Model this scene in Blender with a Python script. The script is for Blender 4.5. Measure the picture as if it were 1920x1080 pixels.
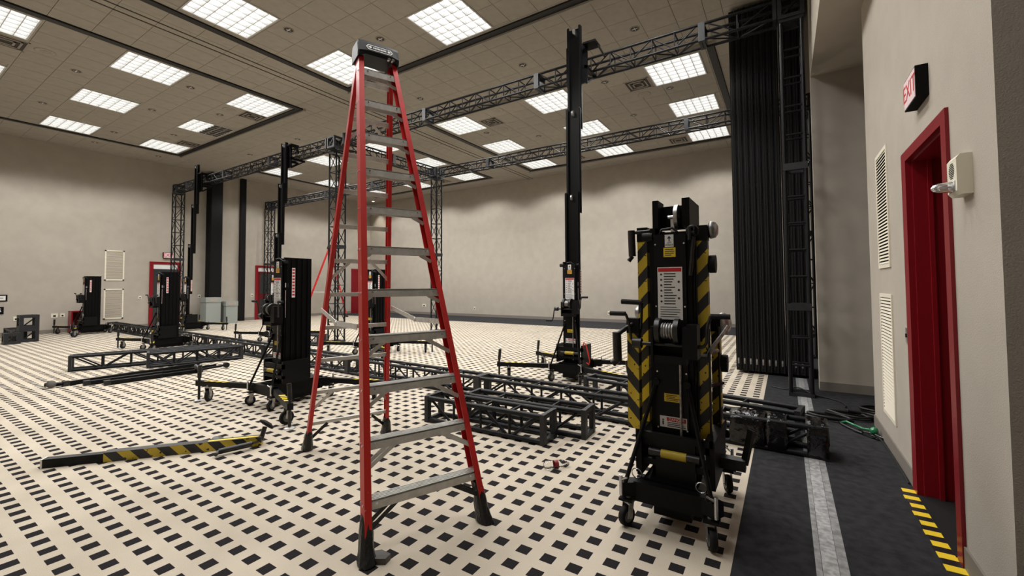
import bpy, math, random
from mathutils import Vector, Matrix
random.seed(7)
for o in list(bpy.data.objects): bpy.data.objects.remove(o)
S = bpy.context.scene
COL = S.collection
PI = math.pi
# ------------------------------------------------------------------ camera, world, exposure
CAMH = 1.6
YAW, PITCH, ROLL = math.radians(32.47), math.radians(2.02), math.radians(-0.31)
cf = Vector((-math.sin(YAW)*math.cos(PITCH), math.cos(YAW)*math.cos(PITCH), math.sin(PITCH)))
cr0 = Vector((math.cos(YAW), math.sin(YAW), 0)); cu0 = cr0.cross(cf)
cr = math.cos(ROLL)*cr0 + math.sin(ROLL)*cu0; cu = -math.sin(ROLL)*cr0 + math.cos(ROLL)*cu0
cam = bpy.data.cameras.new('camera'); camo = bpy.data.objects.new('camera', cam); COL.objects.link(camo)
cam.sensor_fit = 'HORIZONTAL'; cam.sensor_width = 36.0; cam.lens = 805.18/1920*36.0
cam.shift_y = -(540-506.8)/1920
cam.clip_start = 0.05; cam.clip_end = 200
M3 = Matrix((cr, cu, -cf)).transposed()
camo.matrix_world = Matrix.Translation((0, 0, CAMH)) @ M3.to_4x4()
S.camera = camo
w = bpy.data.worlds.new('room_ambient'); S.world = w; w.use_nodes = True
w.node_tree.nodes['Background'].inputs[0].default_value = (0.9, 0.85, 0.78, 1)
w.node_tree.nodes['Background'].inputs[1].default_value = 0.002
S.view_settings.view_transform = 'Standard'; S.view_settings.look = 'None'
S.view_settings.gamma = 1; S.view_settings.use_curve_mapping = False
S.view_settings.exposure = 0.0
LAMP_W = 52.0       # watts of each ceiling fixture
LAMP_SPREAD = 180.0  # louvre cut-off
PAN_L = 4.0          # radiance of the lamp pan seen between the louvres

# ------------------------------------------------------------------ materials
def new_mat(name):
    m = bpy.data.materials.new(name); m.use_nodes = True
    nt = m.node_tree; b = nt.nodes['Principled BSDF']; return m, nt, b
def N(nt, t, **k):
    n = nt.nodes.new(t)
    for a, v in k.items(): setattr(n, a, v)
    return n
def mat(name, col, rough=.5, metal=0., var=.0, scale=8., bump=0., bscale=60., spec=.5, emit=0., coat=0., col2=None, trans=0., ior=1.45, thr=None):
    m, nt, b = new_mat(name)
    c = (*col, 1)
    b.inputs['Base Color'].default_value = c; b.inputs['Roughness'].default_value = rough
    b.inputs['Metallic'].default_value = metal; b.inputs['Specular IOR Level'].default_value = spec
    b.inputs['Coat Weight'].default_value = coat; b.inputs['Transmission Weight'].default_value = trans; b.inputs['IOR'].default_value = ior
    tc = N(nt, 'ShaderNodeTexCoord')
    if emit:
        b.inputs['Emission Color'].default_value = c; b.inputs['Emission Strength'].default_value = emit
    if var or col2:
        no = N(nt, 'ShaderNodeTexNoise'); no.inputs['Scale'].default_value = scale; no.inputs['Detail'].default_value = 5
        nt.links.new(tc.outputs['Object'], no.inputs['Vector'])
        r = N(nt, 'ShaderNodeValToRGB')
        a = tuple(max(0, x*(1-var)) for x in col); d = tuple(min(1, x*(1+var)) for x in col)
        if col2: a, d = col, col2
        lo, hi = thr or (.35, .65)
        r.color_ramp.elements[0].position = lo; r.color_ramp.elements[1].position = hi
        r.color_ramp.elements[0].color = (*a, 1); r.color_ramp.elements[1].color = (*d, 1)
        nt.links.new(no.outputs['Fac'], r.inputs['Fac']); nt.links.new(r.outputs['Color'], b.inputs['Base Color'])
    if bump:
        n2 = N(nt, 'ShaderNodeTexNoise'); n2.inputs['Scale'].default_value = bscale; n2.inputs['Detail'].default_value = 4
        nt.links.new(tc.outputs['Object'], n2.inputs['Vector'])
        bp = N(nt, 'ShaderNodeBump'); bp.inputs['Strength'].default_value = bump; bp.inputs['Distance'].default_value = .01
        nt.links.new(n2.outputs['Fac'], bp.inputs['Height']); nt.links.new(bp.outputs['Normal'], b.inputs['Normal'])
    return m
def stripe_mat(name, a, bcol, period, slope, axis_u, axis_v, rough=.45, frac=.5):
    """diagonal hazard stripes printed along object axis u, sheared by v"""
    m, nt, b = new_mat(name)
    tc = N(nt, 'ShaderNodeTexCoord'); sp = N(nt, 'ShaderNodeSeparateXYZ'); nt.links.new(tc.outputs['Object'], sp.inputs[0])
    m1 = N(nt, 'ShaderNodeMath', operation='MULTIPLY'); m1.inputs[1].default_value = slope
    nt.links.new(sp.outputs[axis_v], m1.inputs[0])
    ad = N(nt, 'ShaderNodeMath', operation='ADD'); nt.links.new(sp.outputs[axis_u], ad.inputs[0]); nt.links.new(m1.outputs[0], ad.inputs[1])
    dv = N(nt, 'ShaderNodeMath', operation='DIVIDE'); dv.inputs[1].default_value = period; nt.links.new(ad.outputs[0], dv.inputs[0])
    fr = N(nt, 'ShaderNodeMath', operation='FRACT'); nt.links.new(dv.outputs[0], fr.inputs[0])
    lt = N(nt, 'ShaderNodeMath', operation='LESS_THAN'); lt.inputs[1].default_value = frac; nt.links.new(fr.outputs[0], lt.inputs[0])
    no = N(nt, 'ShaderNodeTexNoise'); no.inputs['Scale'].default_value = 28; nt.links.new(tc.outputs['Object'], no.inputs['Vector'])
    gt = N(nt, 'ShaderNodeMath', operation='LESS_THAN'); gt.inputs[1].default_value = .64; nt.links.new(no.outputs['Fac'], gt.inputs[0])
    mu = N(nt, 'ShaderNodeMath', operation='MULTIPLY'); nt.links.new(lt.outputs[0], mu.inputs[0]); nt.links.new(gt.outputs[0], mu.inputs[1])
    mx = N(nt, 'ShaderNodeMix', data_type='RGBA'); mx.inputs['A'].default_value = (*bcol, 1); mx.inputs['B'].default_value = (*a, 1)
    nt.links.new(mu.outputs[0], mx.inputs['Factor']); nt.links.new(mx.outputs['Result'], b.inputs['Base Color'])
    b.inputs['Roughness'].default_value = rough
    return m
YEL = (.50, .37, .02)
BLK = (.008, .008, .009)
MAT = dict(
    wall=mat('wall_paint', (.41, .37, .315), .9, var=.035, scale=3, bump=.25, bscale=140, spec=.2),
    ceil=mat('ceiling_tile', (.38, .35, .305), .95, var=.04, scale=5, bump=.2, bscale=120, spec=.1),
    ceilback=mat('ceiling_void', (.12, .10, .085), .95),
    blackrail=mat('black_rail', (.010, .009, .009), .5),
    base=mat('baseboard_grey', (.20, .175, .15), .6),
    border=mat('dark_border_carpet', (.034, .034, .036), .95, var=.22, scale=14, bump=.5, bscale=500, spec=.1),
    strip=mat('floor_track_metal', (.30, .30, .30), .55, .35, var=.3, scale=18),
    strip2=mat('floor_track_worn', (.42, .42, .42), .5, .35, var=.3, scale=30),
    truss=mat('truss_black_paint', (.007, .0075, .0085), .42, var=.3, scale=20, spec=.25),
    plate=mat('truss_end_plate', (.014, .015, .017), .48, var=.25, scale=14),
    lift=mat('lift_black_paint', (.0018, .0018, .002), .42, spec=.18),
    lift2=mat('lift_satin_black', (.0035, .0035, .004), .45, spec=.22),
    lift3=mat('lift_worn_black', (.014, .013, .012), .4, var=.4, scale=25),
    chrome=mat('bright_steel', (.62, .62, .63), .25, .9),
    dullsteel=mat('dull_steel', (.35, .34, .33), .4, .8, var=.3, scale=30),
    rubber=mat('dark_rubber', (.008, .0075, .0075), .7, spec=.3),
    hub=mat('caster_hub_grey', (.10, .10, .10), .45, .3),
    red=mat('ladder_red_fibreglass', (.50, .018, .016), .38, var=.18, scale=6, spec=.5, col2=None),
    alu=mat('ladder_aluminium', (.62, .61, .58), .42, .2, var=.10, scale=22),
    capblk=mat('ladder_cap_plastic', (.006, .006, .0065), .5, spec=.3),
    tape=mat('black_gaffer_tape', (.008, .008, .008), .35, bump=.9, bscale=45),
    doorred=mat('door_red_enamel', (.21, .004, .010), .35, spec=.5),
    doordark=mat('door_dark_red', (.12, .003, .005), .4),
    doorgrey=mat('door_glass_dark', (.035, .037, .038), .3),
    cream=mat('cream_plastic', (.72, .68, .55), .5),
    slat=mat('louvre_cream', (.74, .68, .56), .5),
    dark=mat('dark_void', (.003, .003, .003), .9, spec=.2),
    white=mat('sticker_white', (.72, .71, .69), .5),
    ink=mat('sticker_ink', (.03, .03, .03), .6),
    redink=mat('sticker_red', (.50, .012, .015), .5),
    yel=mat('sticker_yellow', (.70, .50, .02), .5),
    yel2=mat('sleeve_yellow', (.42, .30, .02), .5),
    orange=mat('sticker_orange', (.75, .36, .03), .5),
    yeltape=mat('hazard_yellow', (.85, .60, .03), .45),
    blktape=mat('hazard_black', (.012, .011, .012), .4),
    bin=mat('bin_grey', (.26, .28, .26), .5),
    exitface=mat('exit_face', (.55, .42, .42), .5, emit=.35),
    green=mat('green_plastic', (.01, .16, .06), .2, coat=.5),
    wrap=mat('stretch_wrap_black', (.003, .003, .0035), .12, bump=1.0, bscale=22, spec=.6),
    cable=mat('black_cable', (.010, .010, .010), .45),
    strap=mat('red_strap', (.6, .03, .02), .6),
    bottle=mat('clear_plastic', (.95, .96, .96), .06, trans=1., ior=1.3),
    btlabel=mat('bottle_label', (.25, .02, .03), .4),
    louv=mat('louvre_bright_metal', (.62, .62, .61), .35, .0),
    vent=mat('ceiling_vent_paint', (.32, .28, .24), .6),
    brown=mat('diffuser_dark', (.045, .04, .035), .8),
    panel=mat('partition_panel_black', (.004, .004, .0045), .4, spec=.25),
    trimgrey=mat('partition_edge_trim', (.05, .05, .052), .35, .5),
    scuff=mat('scuffed_red', (.50, .022, .016), .42, col2=(.55, .42, .34), scale=14, thr=(.68, .74)),
    lens=mat('strobe_lens', (.9, .9, .9), .08, trans=.85),
    orangecone=mat('pad_grey', (.07, .062, .055), .5),
)
MAT['haz_v'] = stripe_mat('hazard_stripes_right', (.66, .47, .025), BLK, .19, -1.15, 'Z', 'X', frac=.52)
MAT['haz_w'] = stripe_mat('hazard_stripes_left', (.66, .47, .025), BLK, .19, 1.15, 'Z', 'X', frac=.52)
MAT['haz_h'] = stripe_mat('hazard_stripes_floor', YEL, BLK, .205, .9, 'X', 'Z', frac=.5)
def carpet():
    m, nt, b = new_mat('carpet_squares')
    g = N(nt, 'ShaderNodeNewGeometry'); sp = N(nt, 'ShaderNodeSeparateXYZ'); nt.links.new(g.outputs['Position'], sp.inputs[0])
    def mask(ax, off, pitch, size):
        a = N(nt, 'ShaderNodeMath', operation='SUBTRACT'); a.inputs[1].default_value = off; nt.links.new(sp.outputs[ax], a.inputs[0])
        d = N(nt, 'ShaderNodeMath', operation='DIVIDE'); d.inputs[1].default_value = pitch; nt.links.new(a.outputs[0], d.inputs[0])
        f = N(nt, 'ShaderNodeMath', operation='FRACT'); nt.links.new(d.outputs[0], f.inputs[0])
        l = N(nt, 'ShaderNodeMath', operation='LESS_THAN'); l.inputs[1].default_value = size/pitch; nt.links.new(f.outputs[0], l.inputs[0])
        return l
    mx_, my_ = mask('X', -.7597-.164*200, .164, .081), mask('Y', 2.704-.1546*200, .1546, .077)
    mu = N(nt, 'ShaderNodeMath', operation='MULTIPLY'); nt.links.new(mx_.outputs[0], mu.inputs[0]); nt.links.new(my_.outputs[0], mu.inputs[1])
    no = N(nt, 'ShaderNodeTexNoise'); no.inputs['Scale'].default_value = 1.6; no.inputs['Detail'].default_value = 7; nt.links.new(g.outputs['Position'], no.inputs['Vector'])
    r = N(nt, 'ShaderNodeValToRGB'); r.color_ramp.elements[0].position = .3; r.color_ramp.elements[1].position = .7
    r.color_ramp.elements[0].color = (.475, .415, .33, 1); r.color_ramp.elements[1].color = (.575, .505, .41, 1)
    nt.links.new(no.outputs['Fac'], r.inputs['Fac'])
    n3 = N(nt, 'ShaderNodeTexNoise'); n3.inputs['Scale'].default_value = 220; n3.inputs['Detail'].default_value = 2; nt.links.new(g.outputs['Position'], n3.inputs['Vector'])
    r3 = N(nt, 'ShaderNodeMapRange'); r3.inputs['To Min'].default_value = .82; r3.inputs['To Max'].default_value = 1.15; nt.links.new(n3.outputs['Fac'], r3.inputs['Value'])
    m0 = N(nt, 'ShaderNodeVectorMath', operation='SCALE'); nt.links.new(r.outputs['Color'], m0.inputs[0]); nt.links.new(r3.outputs['Result'], m0.inputs['Scale'])
    mx = N(nt, 'ShaderNodeMix', data_type='RGBA'); mx.inputs['B'].default_value = (.018, .0155, .0168, 1)
    nt.links.new(mu.outputs[0], mx.inputs['Factor']); nt.links.new(m0.outputs[0], mx.inputs['A'])
    nt.links.new(mx.outputs['Result'], b.inputs['Base Color']); b.inputs['Roughness'].default_value = .95; b.inputs['Specular IOR Level'].default_value = .1
    bp = N(nt, 'ShaderNodeBump'); bp.inputs['Strength'].default_value = .35; bp.inputs['Distance'].default_value = .004
    nt.links.new(n3.outputs['Fac'], bp.inputs['Height']); nt.links.new(bp.outputs['Normal'], b.inputs['Normal'])
    return m
MAT['carpet'] = carpet()
def emis(name, col, s):
    m, nt, b = new_mat(name); b.inputs['Base Color'].default_value = (.8, .8, .8, 1)
    b.inputs['Emission Color'].default_value = (*col, 1); b.inputs['Emission Strength'].default_value = s; return m
MAT['pan'] = emis('lamp_pan', (1.0, 1.0, .98), PAN_L)

# ------------------------------------------------------------------ mesh helpers
class B:
    def __init__(s): s.v = []; s.f = []; s.sm = []
    def add(s, vs, fs, smooth=False, Mx=None):
        o = len(s.v)
        for q in vs: s.v.append(tuple(Mx @ Vector(q)) if Mx is not None else tuple(q))
        for q in fs: s.f.append(tuple(i+o for i in q)); s.sm.append(smooth)
        return s
    def box(s, x0, x1, y0, y1, z0, z1, Mx=None):
        vs = [(x0,y0,z0),(x1,y0,z0),(x1,y1,z0),(x0,y1,z0),(x0,y0,z1),(x1,y0,z1),(x1,y1,z1),(x0,y1,z1)]
        return s.add(vs, [(0,3,2,1),(4,5,6,7),(0,1,5,4),(1,2,6,5),(2,3,7,6),(3,0,4,7)], False, Mx)
    def beam(s, p0, p1, wd, ht, up=(0,0,1)):
        p0, p1 = Vector(p0), Vector(p1); d = (p1-p0); L = d.length; d.normalize(); u = Vector(up)
        r = d.cross(u)
        if r.length < 1e-4: r = d.cross(Vector((0,1,0)))
        r.normalize(); u = r.cross(d)
        Mx = Matrix((d, r, u)).transposed().to_4x4(); Mx.translation = p0
        return s.box(0, L, -wd/2, wd/2, -ht/2, ht/2, Mx)
    def cyl(s, p0, p1, r, n=12, r2=None, caps=True):
        p0, p1 = Vector(p0), Vector(p1); d = (p1-p0).normalized(); a = d.orthogonal().normalized(); b = d.cross(a)
        r2 = r if r2 is None else r2
        vs = []
        for k in range(n):
            t = 2*PI*k/n; e = a*math.cos(t)+b*math.sin(t); vs.append(p0+e*r)
        for k in range(n):
            t = 2*PI*k/n; e = a*math.cos(t)+b*math.sin(t); vs.append(p1+e*r2)
        s.add(vs, [(k, (k+1) % n, n+(k+1) % n, n+k) for k in range(n)], True)
        if caps:
            s.add(vs[:n], [tuple(reversed(range(n)))]); s.add(vs[n:], [tuple(range(n))])
        return s
    def tube(s, pts, r, n=8):
        pts = [Vector(p) for p in pts]; rings = []; a = None
        for i, p in enumerate(pts):
            d = (pts[min(i+1, len(pts)-1)]-pts[max(i-1, 0)]).normalized()
            if a is None: a = d.orthogonal().normalized()
            else: a = (a-d*a.dot(d)).normalized()
            b = d.cross(a); rings.append([p+(a*math.cos(2*PI*k/n)+b*math.sin(2*PI*k/n))*r for k in range(n)])
        vs = [q for g in rings for q in g]; fs = []
        for i in range(len(pts)-1):
            for k in range(n): fs.append((i*n+k, i*n+(k+1) % n, (i+1)*n+(k+1) % n, (i+1)*n+k))
        s.add(vs, fs, True); s.add(rings[0], [tuple(reversed(range(n)))]); s.add(rings[-1], [tuple(range(n))]); return s
    def lathe(s, prof, n=20, Mx=None):
        """profile of (radius, z) spun about z"""
        vs = []; fs = []; m = len(prof)
        for k in range(n):
            t = 2*PI*k/n
            for r, z in prof: vs.append((r*math.cos(t), r*math.sin(t), z))
        for k in range(n):
            for j in range(m-1):
                fs.append((k*m+j, ((k+1) % n)*m+j, ((k+1) % n)*m+j+1, k*m+j+1))
        return s.add(vs, fs, True, Mx)
    def prism(s, poly, z0, z1, Mx=None):
        n = len(poly); vs = [(x, y, z0) for x, y in poly]+[(x, y, z1) for x, y in poly]
        return s.add(vs, [tuple(reversed(range(n))), tuple(range(n, 2*n))]+[(k, (k+1) % n, n+(k+1) % n, n+k) for k in range(n)], False, Mx)
    def mesh(s, name, m):
        me = bpy.data.meshes.new(name); me.from_pydata(s.v, [], s.f); me.polygons.foreach_set('use_smooth', s.sm)
        me.materials.append(m if not isinstance(m, str) else MAT[m]); me.update(); return me
    def build(s, name, m, parent=None, label=None):
        return link(name, s.mesh(name, m), parent, label)
def link(name, me, parent=None, label=None, Mx=None):
    o = bpy.data.objects.new(name, me); COL.objects.link(o)
    if parent is not None: o.parent = parent
    if Mx is not None: o.matrix_local = Mx
    if label: o['label'] = label
    return o
def thing(name, label, cat, loc=(0,0,0), rz=0, group=None, Mx=None):
    o = bpy.data.objects.new(name, None); COL.objects.link(o); o.empty_display_size = .1
    if Mx is not None: o.matrix_world = Mx
    else: o.location = loc; o.rotation_euler = (0, 0, rz)
    return tag(o, label, cat, group)
def tag(o, label, cat, group=None, kind=None):
    o['label'] = label; o['category'] = cat
    if group: o['group'] = group
    if kind: o['kind'] = kind
    return o
def struct(o, label, cat): return tag(o, label, cat, None, 'structure')
def copy_tree(o, parent=None):
    c = o.copy(); COL.objects.link(c)
    if parent is not None: c.parent = parent
    for ch in list(o.children):
        if ch.type != 'LIGHT' or True: copy_tree(ch, c)
    return c
def rotm(ax, a): return Matrix.Rotation(a, 4, ax)
def trm(x, y, z): return Matrix.Translation((x, y, z))
UC = {}
def unit_cyl(m, n=8):
    if (m, n) not in UC: UC[(m, n)] = B().cyl((0,0,0), (0,0,1), 1, n).mesh('rod', m)
    return UC[(m, n)]
def unit_box(m):
    if ('b', m) not in UC: UC[('b', m)] = B().box(-.5, .5, -.5, .5, -.5, .5).mesh('block', m)
    return UC[('b', m)]
def rod(name, p0, p1, r, m, parent, n=8):
    p0, p1 = Vector(p0), Vector(p1); d = p1-p0
    Mx = trm(*p0) @ d.to_track_quat('Z', 'Y').to_matrix().to_4x4() @ Matrix.Diagonal((r, r, d.length, 1))
    return link(name, unit_cyl(m, n), parent, None, Mx)
def blk(name, x0, x1, y0, y1, z0, z1, m, parent):
    Mx = trm((x0+x1)/2, (y0+y1)/2, (z0+z1)/2) @ Matrix.Diagonal((x1-x0, y1-y0, z1-z0, 1))
    return link(name, unit_box(m), parent, None, Mx)
def text(s, size, Mx, m, parent, name='lettering', ext=.0006, align='CENTER', xs=1.):
    cu_ = bpy.data.curves.new('t', 'FONT'); cu_.body = s; cu_.size = size; cu_.extrude = ext; cu_.align_x = align; cu_.align_y = 'CENTER'; cu_.space_character = xs
    o = bpy.data.objects.new('t', cu_); COL.objects.link(o)
    me = bpy.data.meshes.new_from_object(o.evaluated_get(bpy.context.evaluated_depsgraph_get()))
    bpy.data.objects.remove(o); bpy.data.curves.remove(cu_)
    me.materials.clear(); me.materials.append(MAT[m]); me.name = name
    return link(name, me, parent, None, Mx)
ORD = ['first', 'second', 'third', 'fourth', 'fifth', 'sixth', 'seventh', 'eighth', 'ninth', 'tenth', 'eleventh', 'twelfth']

# ------------------------------------------------------------------ the room
CZ = 6.75; XL = -21.9; XR = .82; YF = 17.9; YN = -3.2; XE = 5.0
struct(B().box(XL, -.295, YN, 15.1, -.1, 0).build('floor', 'carpet'), 'cream carpet with a grid of small dark squares', 'floor')
struct(B().box(-.295, XE, YN, 15.1, -.1, .001).build('floor', 'border'), 'dark grey carpet border along the right wall', 'floor')
struct(B().box(XL, XE, 15.1, YF, -.1, .001).build('floor', 'border'), 'dark grey carpet border along the far wall', 'floor')
tr = thing('trim_1', 'worn grey metal partition track set in the dark carpet', 'floor track'); tr['kind'] = 'structure'
B().box(.107, .137, YN, 8.8, .0, .004).build('track_edge', 'strip', tr)
B().box(.139, .215, YN, 8.8, .0, .005).build('track_channel', 'strip2', tr)
B().box(.217, .263, YN, 8.8, .0, .004).build('track_edge', 'strip', tr)
struct(B().box(XL, XE, YF, YF+.2, 0, CZ+.3).build('wall_far', 'wall'), 'long beige far wall with scalloped light along its top', 'wall')
struct(B().box(XL-.2, XL, YN, YF, 0, CZ+.3).build('wall_left', 'wall'), 'beige left wall with vents and red doors', 'wall')
struct(B().box(XL, XE, YN-.2, YN, 0, CZ+.3).build('wall_near', 'wall'), 'beige wall behind the viewpoint', 'wall')
struct(B().box(XE, XE+.2, YN, YF, 0, CZ+.3).build('wall_side', 'wall'), 'beige outer wall beyond the alcoves', 'wall')
# right wall block with the door opening (y 3.50..4.42, z < 2.56)
WE, WC = 2.79, 6.33
b = B(); b.box(XR, XE, WE, 3.47, 0, CZ); b.box(XR, XE, 4.47, WC, 0, CZ); b.box(XR, XE, 3.47, 4.47, 2.58, CZ); b.box(1.16, XE, 3.47, 4.47, 0, 2.58)
struct(b.build('wall_right', 'wall'), 'textured beige right wall holding the red doorway and louvres', 'wall')
# partition pocket behind it
b = B(); b.box(.40, XE, 8.0, 8.2, 0, CZ); struct(b.build('wall_pocket', 'wall'), 'shaded beige recess wall between the black partitions and the right wall', 'wall')
b = B(); b.box(.40, XE, WC, 8.0, 4.80, CZ); b.box(.40, XR, WE, WC, 4.80, CZ); struct(b.build('ceiling_soffit', 'wall'), 'beige soffit underside above the recess', 'soffit')
for nm, ar, lb in (('baseboard_right', (XR-.012, XR, 4.56, WC, 0, .125), 'grey rubber baseboard of the right wall before the doorway'),
                   ('baseboard_right', (XR-.012, XR, WE, 3.43, 0, .125), 'grey rubber baseboard of the right wall past the doorway'),
                   ('baseboard_far', (XL, XE, YF-.015, YF, 0, .13), 'grey baseboard of the far wall'),
                   ('baseboard_left', (XL, XL+.015, YN, YF, 0, .13), 'dark baseboard of the left wall'),
                   ('baseboard_pocket', (.40, XE, 7.985, 8.0, 0, .13), 'grey baseboard of the shaded recess wall')):
    struct(B().box(*ar).build(nm, 'base'), lb, 'baseboard')
# ------------------------------------------------------------------ ceiling
ceil = B().box(XL, XE, YN, YF, CZ+.14, CZ+.3).build('ceiling', 'ceilback'); struct(ceil, 'brownish acoustic tile ceiling with sunken light fields', 'ceiling')
COFF = [(-19.76, -11.83, YN+.3, 6.97), (-9.45, -1.33, YN+.3, 6.97), (-19.76, -11.83, 9.98, 16.5), (-9.45, -1.33, 9.98, 16.5)]
LX = [-18.98, -15.74, -12.53, -8.68, -5.40, -2.10]
LYn = [1.39, 3.84, 6.29]; LYf = [10.67, 13.13, 15.79]
LIGHTS = [(x, y) for y in LYn+LYf for x in LX if not (x == -2.10 and y == 6.29 and False)]
HOLE = [(x-.61, x+.61, y-.59, y+.59) for x, y in LIGHTS]
tiles = []
def ivals(a0, a1, start, pitch):
    k = math.floor((a0-start)/pitch); out = []; p = start+k*pitch
    while p < a1-1e-6:
        lo, hi = max(p, a0), min(p+pitch, a1)
        if hi-lo > .02: out.append((lo, hi))
        p += pitch
    return out
def field(x0, x1, y0, y1, sx, sy):
    for xa, xb in ivals(x0, x1, sx, .61):
        for ya, yb in ivals(y0, y1, sy, .6125):
            cx_, cy_ = (xa+xb)/2, (ya+yb)/2
            segs = [(xa, xb, ya, yb)]
            for h in HOLE:
                out = []
                for (a, b_, c, d) in segs:
                    if a >= h[1]-.005 or b_ <= h[0]+.005 or c >= h[3]-.005 or d <= h[2]+.005: out.append((a, b_, c, d)); continue
                    if c < h[2]-.02: out.append((a, b_, c, h[2]))
                    if d > h[3]+.02: out.append((a, b_, h[3], d))
                    c2, d2 = max(c, h[2]), min(d, h[3])
                    if a < h[0]-.02: out.append((a, h[0], c2, d2))
                    if b_ > h[1]+.02: out.append((h[1], b_, c2, d2))
                segs = out
            tiles.extend(segs)
for i, (x0, x1, y0, y1) in enumerate(COFF):
    field(x0, x1, y0, y1, -11.92 if x0 < -15 else -9.29, 3.25 if y1 < 8 else 10.08)
xs = [XL, -19.92, -11.67, -10.39, -10.16, -9.61, -1.17, XE]; ys = [YN, 7.13, 9.82, 16.66, YF]
for a, b_ in ((XL, -19.92), (-11.67, -10.39), (-10.36, -10.19), (-10.16, -9.61), (-1.17, XE)):
    field(a, b_, YN, YF, -11.25, 3.22)
for c, d in ((7.13, 9.82), (16.66, YF)):
    field(-19.92, -11.67, c, d, -11.25, 3.22); field(-9.61, -1.17, c, d, -9.61, 3.22)
tiles = [t for t in tiles if not (t[0] > .3 and t[2] > 2.5)]
def tile_score(t):
    d = Vector(((t[0]+t[1])/2, (t[2]+t[3])/2, CZ-CAMH)); z = d.dot(cf)
    if z < .5: return 0
    u, v = 960+805*d.dot(cr)/z, 507-805*d.dot(cu)/z
    if not (-20 < u < 1940 and -20 < v < 1100): return 0
    return (t[1]-t[0])*(t[3]-t[2])/z**2*abs(d.z)/z
tiles.sort(key=tile_score, reverse=True)
G = .0035
for t in tiles[:300]: blk('ceiling_tile', t[0]+G, t[1]-G, t[2]+G, t[3]-G, CZ, CZ+.02, 'ceil', ceil)
b = B()
for t in tiles[300:]: b.box(t[0]+G, t[1]-G, t[2]+G, t[3]-G, CZ, CZ+.02)
o = b.build('ceiling_tile_field', 'ceil', ceil); o['kind'] = 'stuff'
# backing just above tiles (joint colour)
b = B()
def backing(x0, x1, y0, y1):
    segs = [(x0, x1, y0, y1)]
    for h in HOLE:
        out = []
        for (a, b_, c, d) in segs:
            if a >= h[1] or b_ <= h[0] or c >= h[3] or d <= h[2]: out.append((a, b_, c, d)); continue
            if c < h[2]: out.append((a, b_, c, h[2]))
            if d > h[3]: out.append((a, b_, h[3], d))
            c2, d2 = max(c, h[2]), min(d, h[3])
            if a < h[0]: out.append((a, h[0], c2, d2))
            if b_ > h[1]: out.append((h[1], b_, c2, d2))
        segs = out
    for s_ in segs: b.box(s_[0], s_[1], s_[2], s_[3], CZ+.022, CZ+.03)
backing(XL, XE, YN, YF); b.build('tile_grid', 'ceilback', ceil)
cname = ['near left', 'near right', 'far left', 'far right']
for i, (x0, x1, y0, y1) in enumerate(COFF):
    t = thing('trim_%d' % (i+2), 'black rail framing the %s field of ceiling lights' % cname[i], 'ceiling trim'); t['kind'] = 'structure'
    for a in ((x0-.15, x0, y0-.15, y1+.15), (x1, x1+.15, y0-.15, y1+.15), (x0, x1, y1, y1+.15), (x0, x1, y0-.15, y0)):
        B().box(*a, CZ-.03, CZ+.02).build('rail', 'blackrail', t)
    B().box(x0-.2, x1+.2, y1+.15, y1+.2, CZ-.07, CZ+.02).build('lip', 'ceil', t)
    B().box(x0-.2, x1+.2, y0-.2, y0-.15, CZ-.07, CZ+.02).build('lip', 'ceil', t)
# ------------------------------------------------------------------ louvred lights
lt0 = thing('ceiling_light', 'x', 'light')
b = B(); Lx, Ly = .61, .59
b.box(-Lx, -Lx+.025, -Ly, Ly, -.02, .10).box(Lx-.025, Lx, -Ly, Ly, -.02, .10).box(-Lx, Lx, -Ly, -Ly+.025, -.02, .10).box(-Lx, Lx, Ly-.025, Ly, -.02, .10)
b.build('frame', 'louv', lt0)
B().box(-Lx+.02, Lx-.02, -Ly+.02, Ly-.02, .105, .115).build('lamp_pan', 'pan', lt0)
b = B()
for k in range(1, 6): b.box(-Lx+2*Lx*k/6-.006, -Lx+2*Lx*k/6+.006, -Ly+.02, Ly-.02, -.02, .092)
for k in range(1, 6): b.box(-Lx+.02, Lx-.02, -Ly+2*Ly*k/6-.006, -Ly+2*Ly*k/6+.006, -.02, .092)
b.build('louvre', 'louv', lt0)
ld = bpy.data.lights.new('fixture_light', 'AREA'); ld.shape = 'RECTANGLE'; ld.size = 1.14; ld.size_y = 1.10
ld.energy = LAMP_W; ld.spread = math.radians(LAMP_SPREAD); ld.color = (1.0, .985, .96)
ANG = [0, 10, 20, 30, 40, 48, 54, 58, 61, 63, 65, 68, 72, 80, 90]
CD = [1.0, 1.0, 1.02, 1.08, 1.22, 1.42, 1.62, 1.72, 1.6, 1.1, .5, .12, .03, 0, 0]   # batwing curve of a parabolic louvre
ies = bpy.data.texts.new('parabolic_louvre.ies')
ies.write('IESNA:LM-63-2002\n[TEST] parabolic louvre\n[MANUFAC] none\nTILT=NONE\n1 1000 1 %d 1 1 2 1.2 1.2 0\n1 1 100\n%s\n0\n%s\n' % (len(ANG), ' '.join(map(str, ANG)), ' '.join(str(c*1000) for c in CD)))
ld.use_nodes = True; lnt = ld.node_tree; em = lnt.nodes['Emission']
ie = lnt.nodes.new('ShaderNodeTexIES'); ie.mode = 'INTERNAL'; ie.ies = ies; ie.inputs['Strength'].default_value = 0.019
lnt.links.new(ie.outputs['Fac'], em.inputs['Strength'])
lo = bpy.data.objects.new('fixture_light', ld); COL.objects.link(lo); lo.parent = lt0; lo.location = (0, 0, -.026)
rown = {-3.5: 'fifth', -1.06: 'fourth', 1.39: 'third', 3.84: 'second', 6.29: 'first'}
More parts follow.
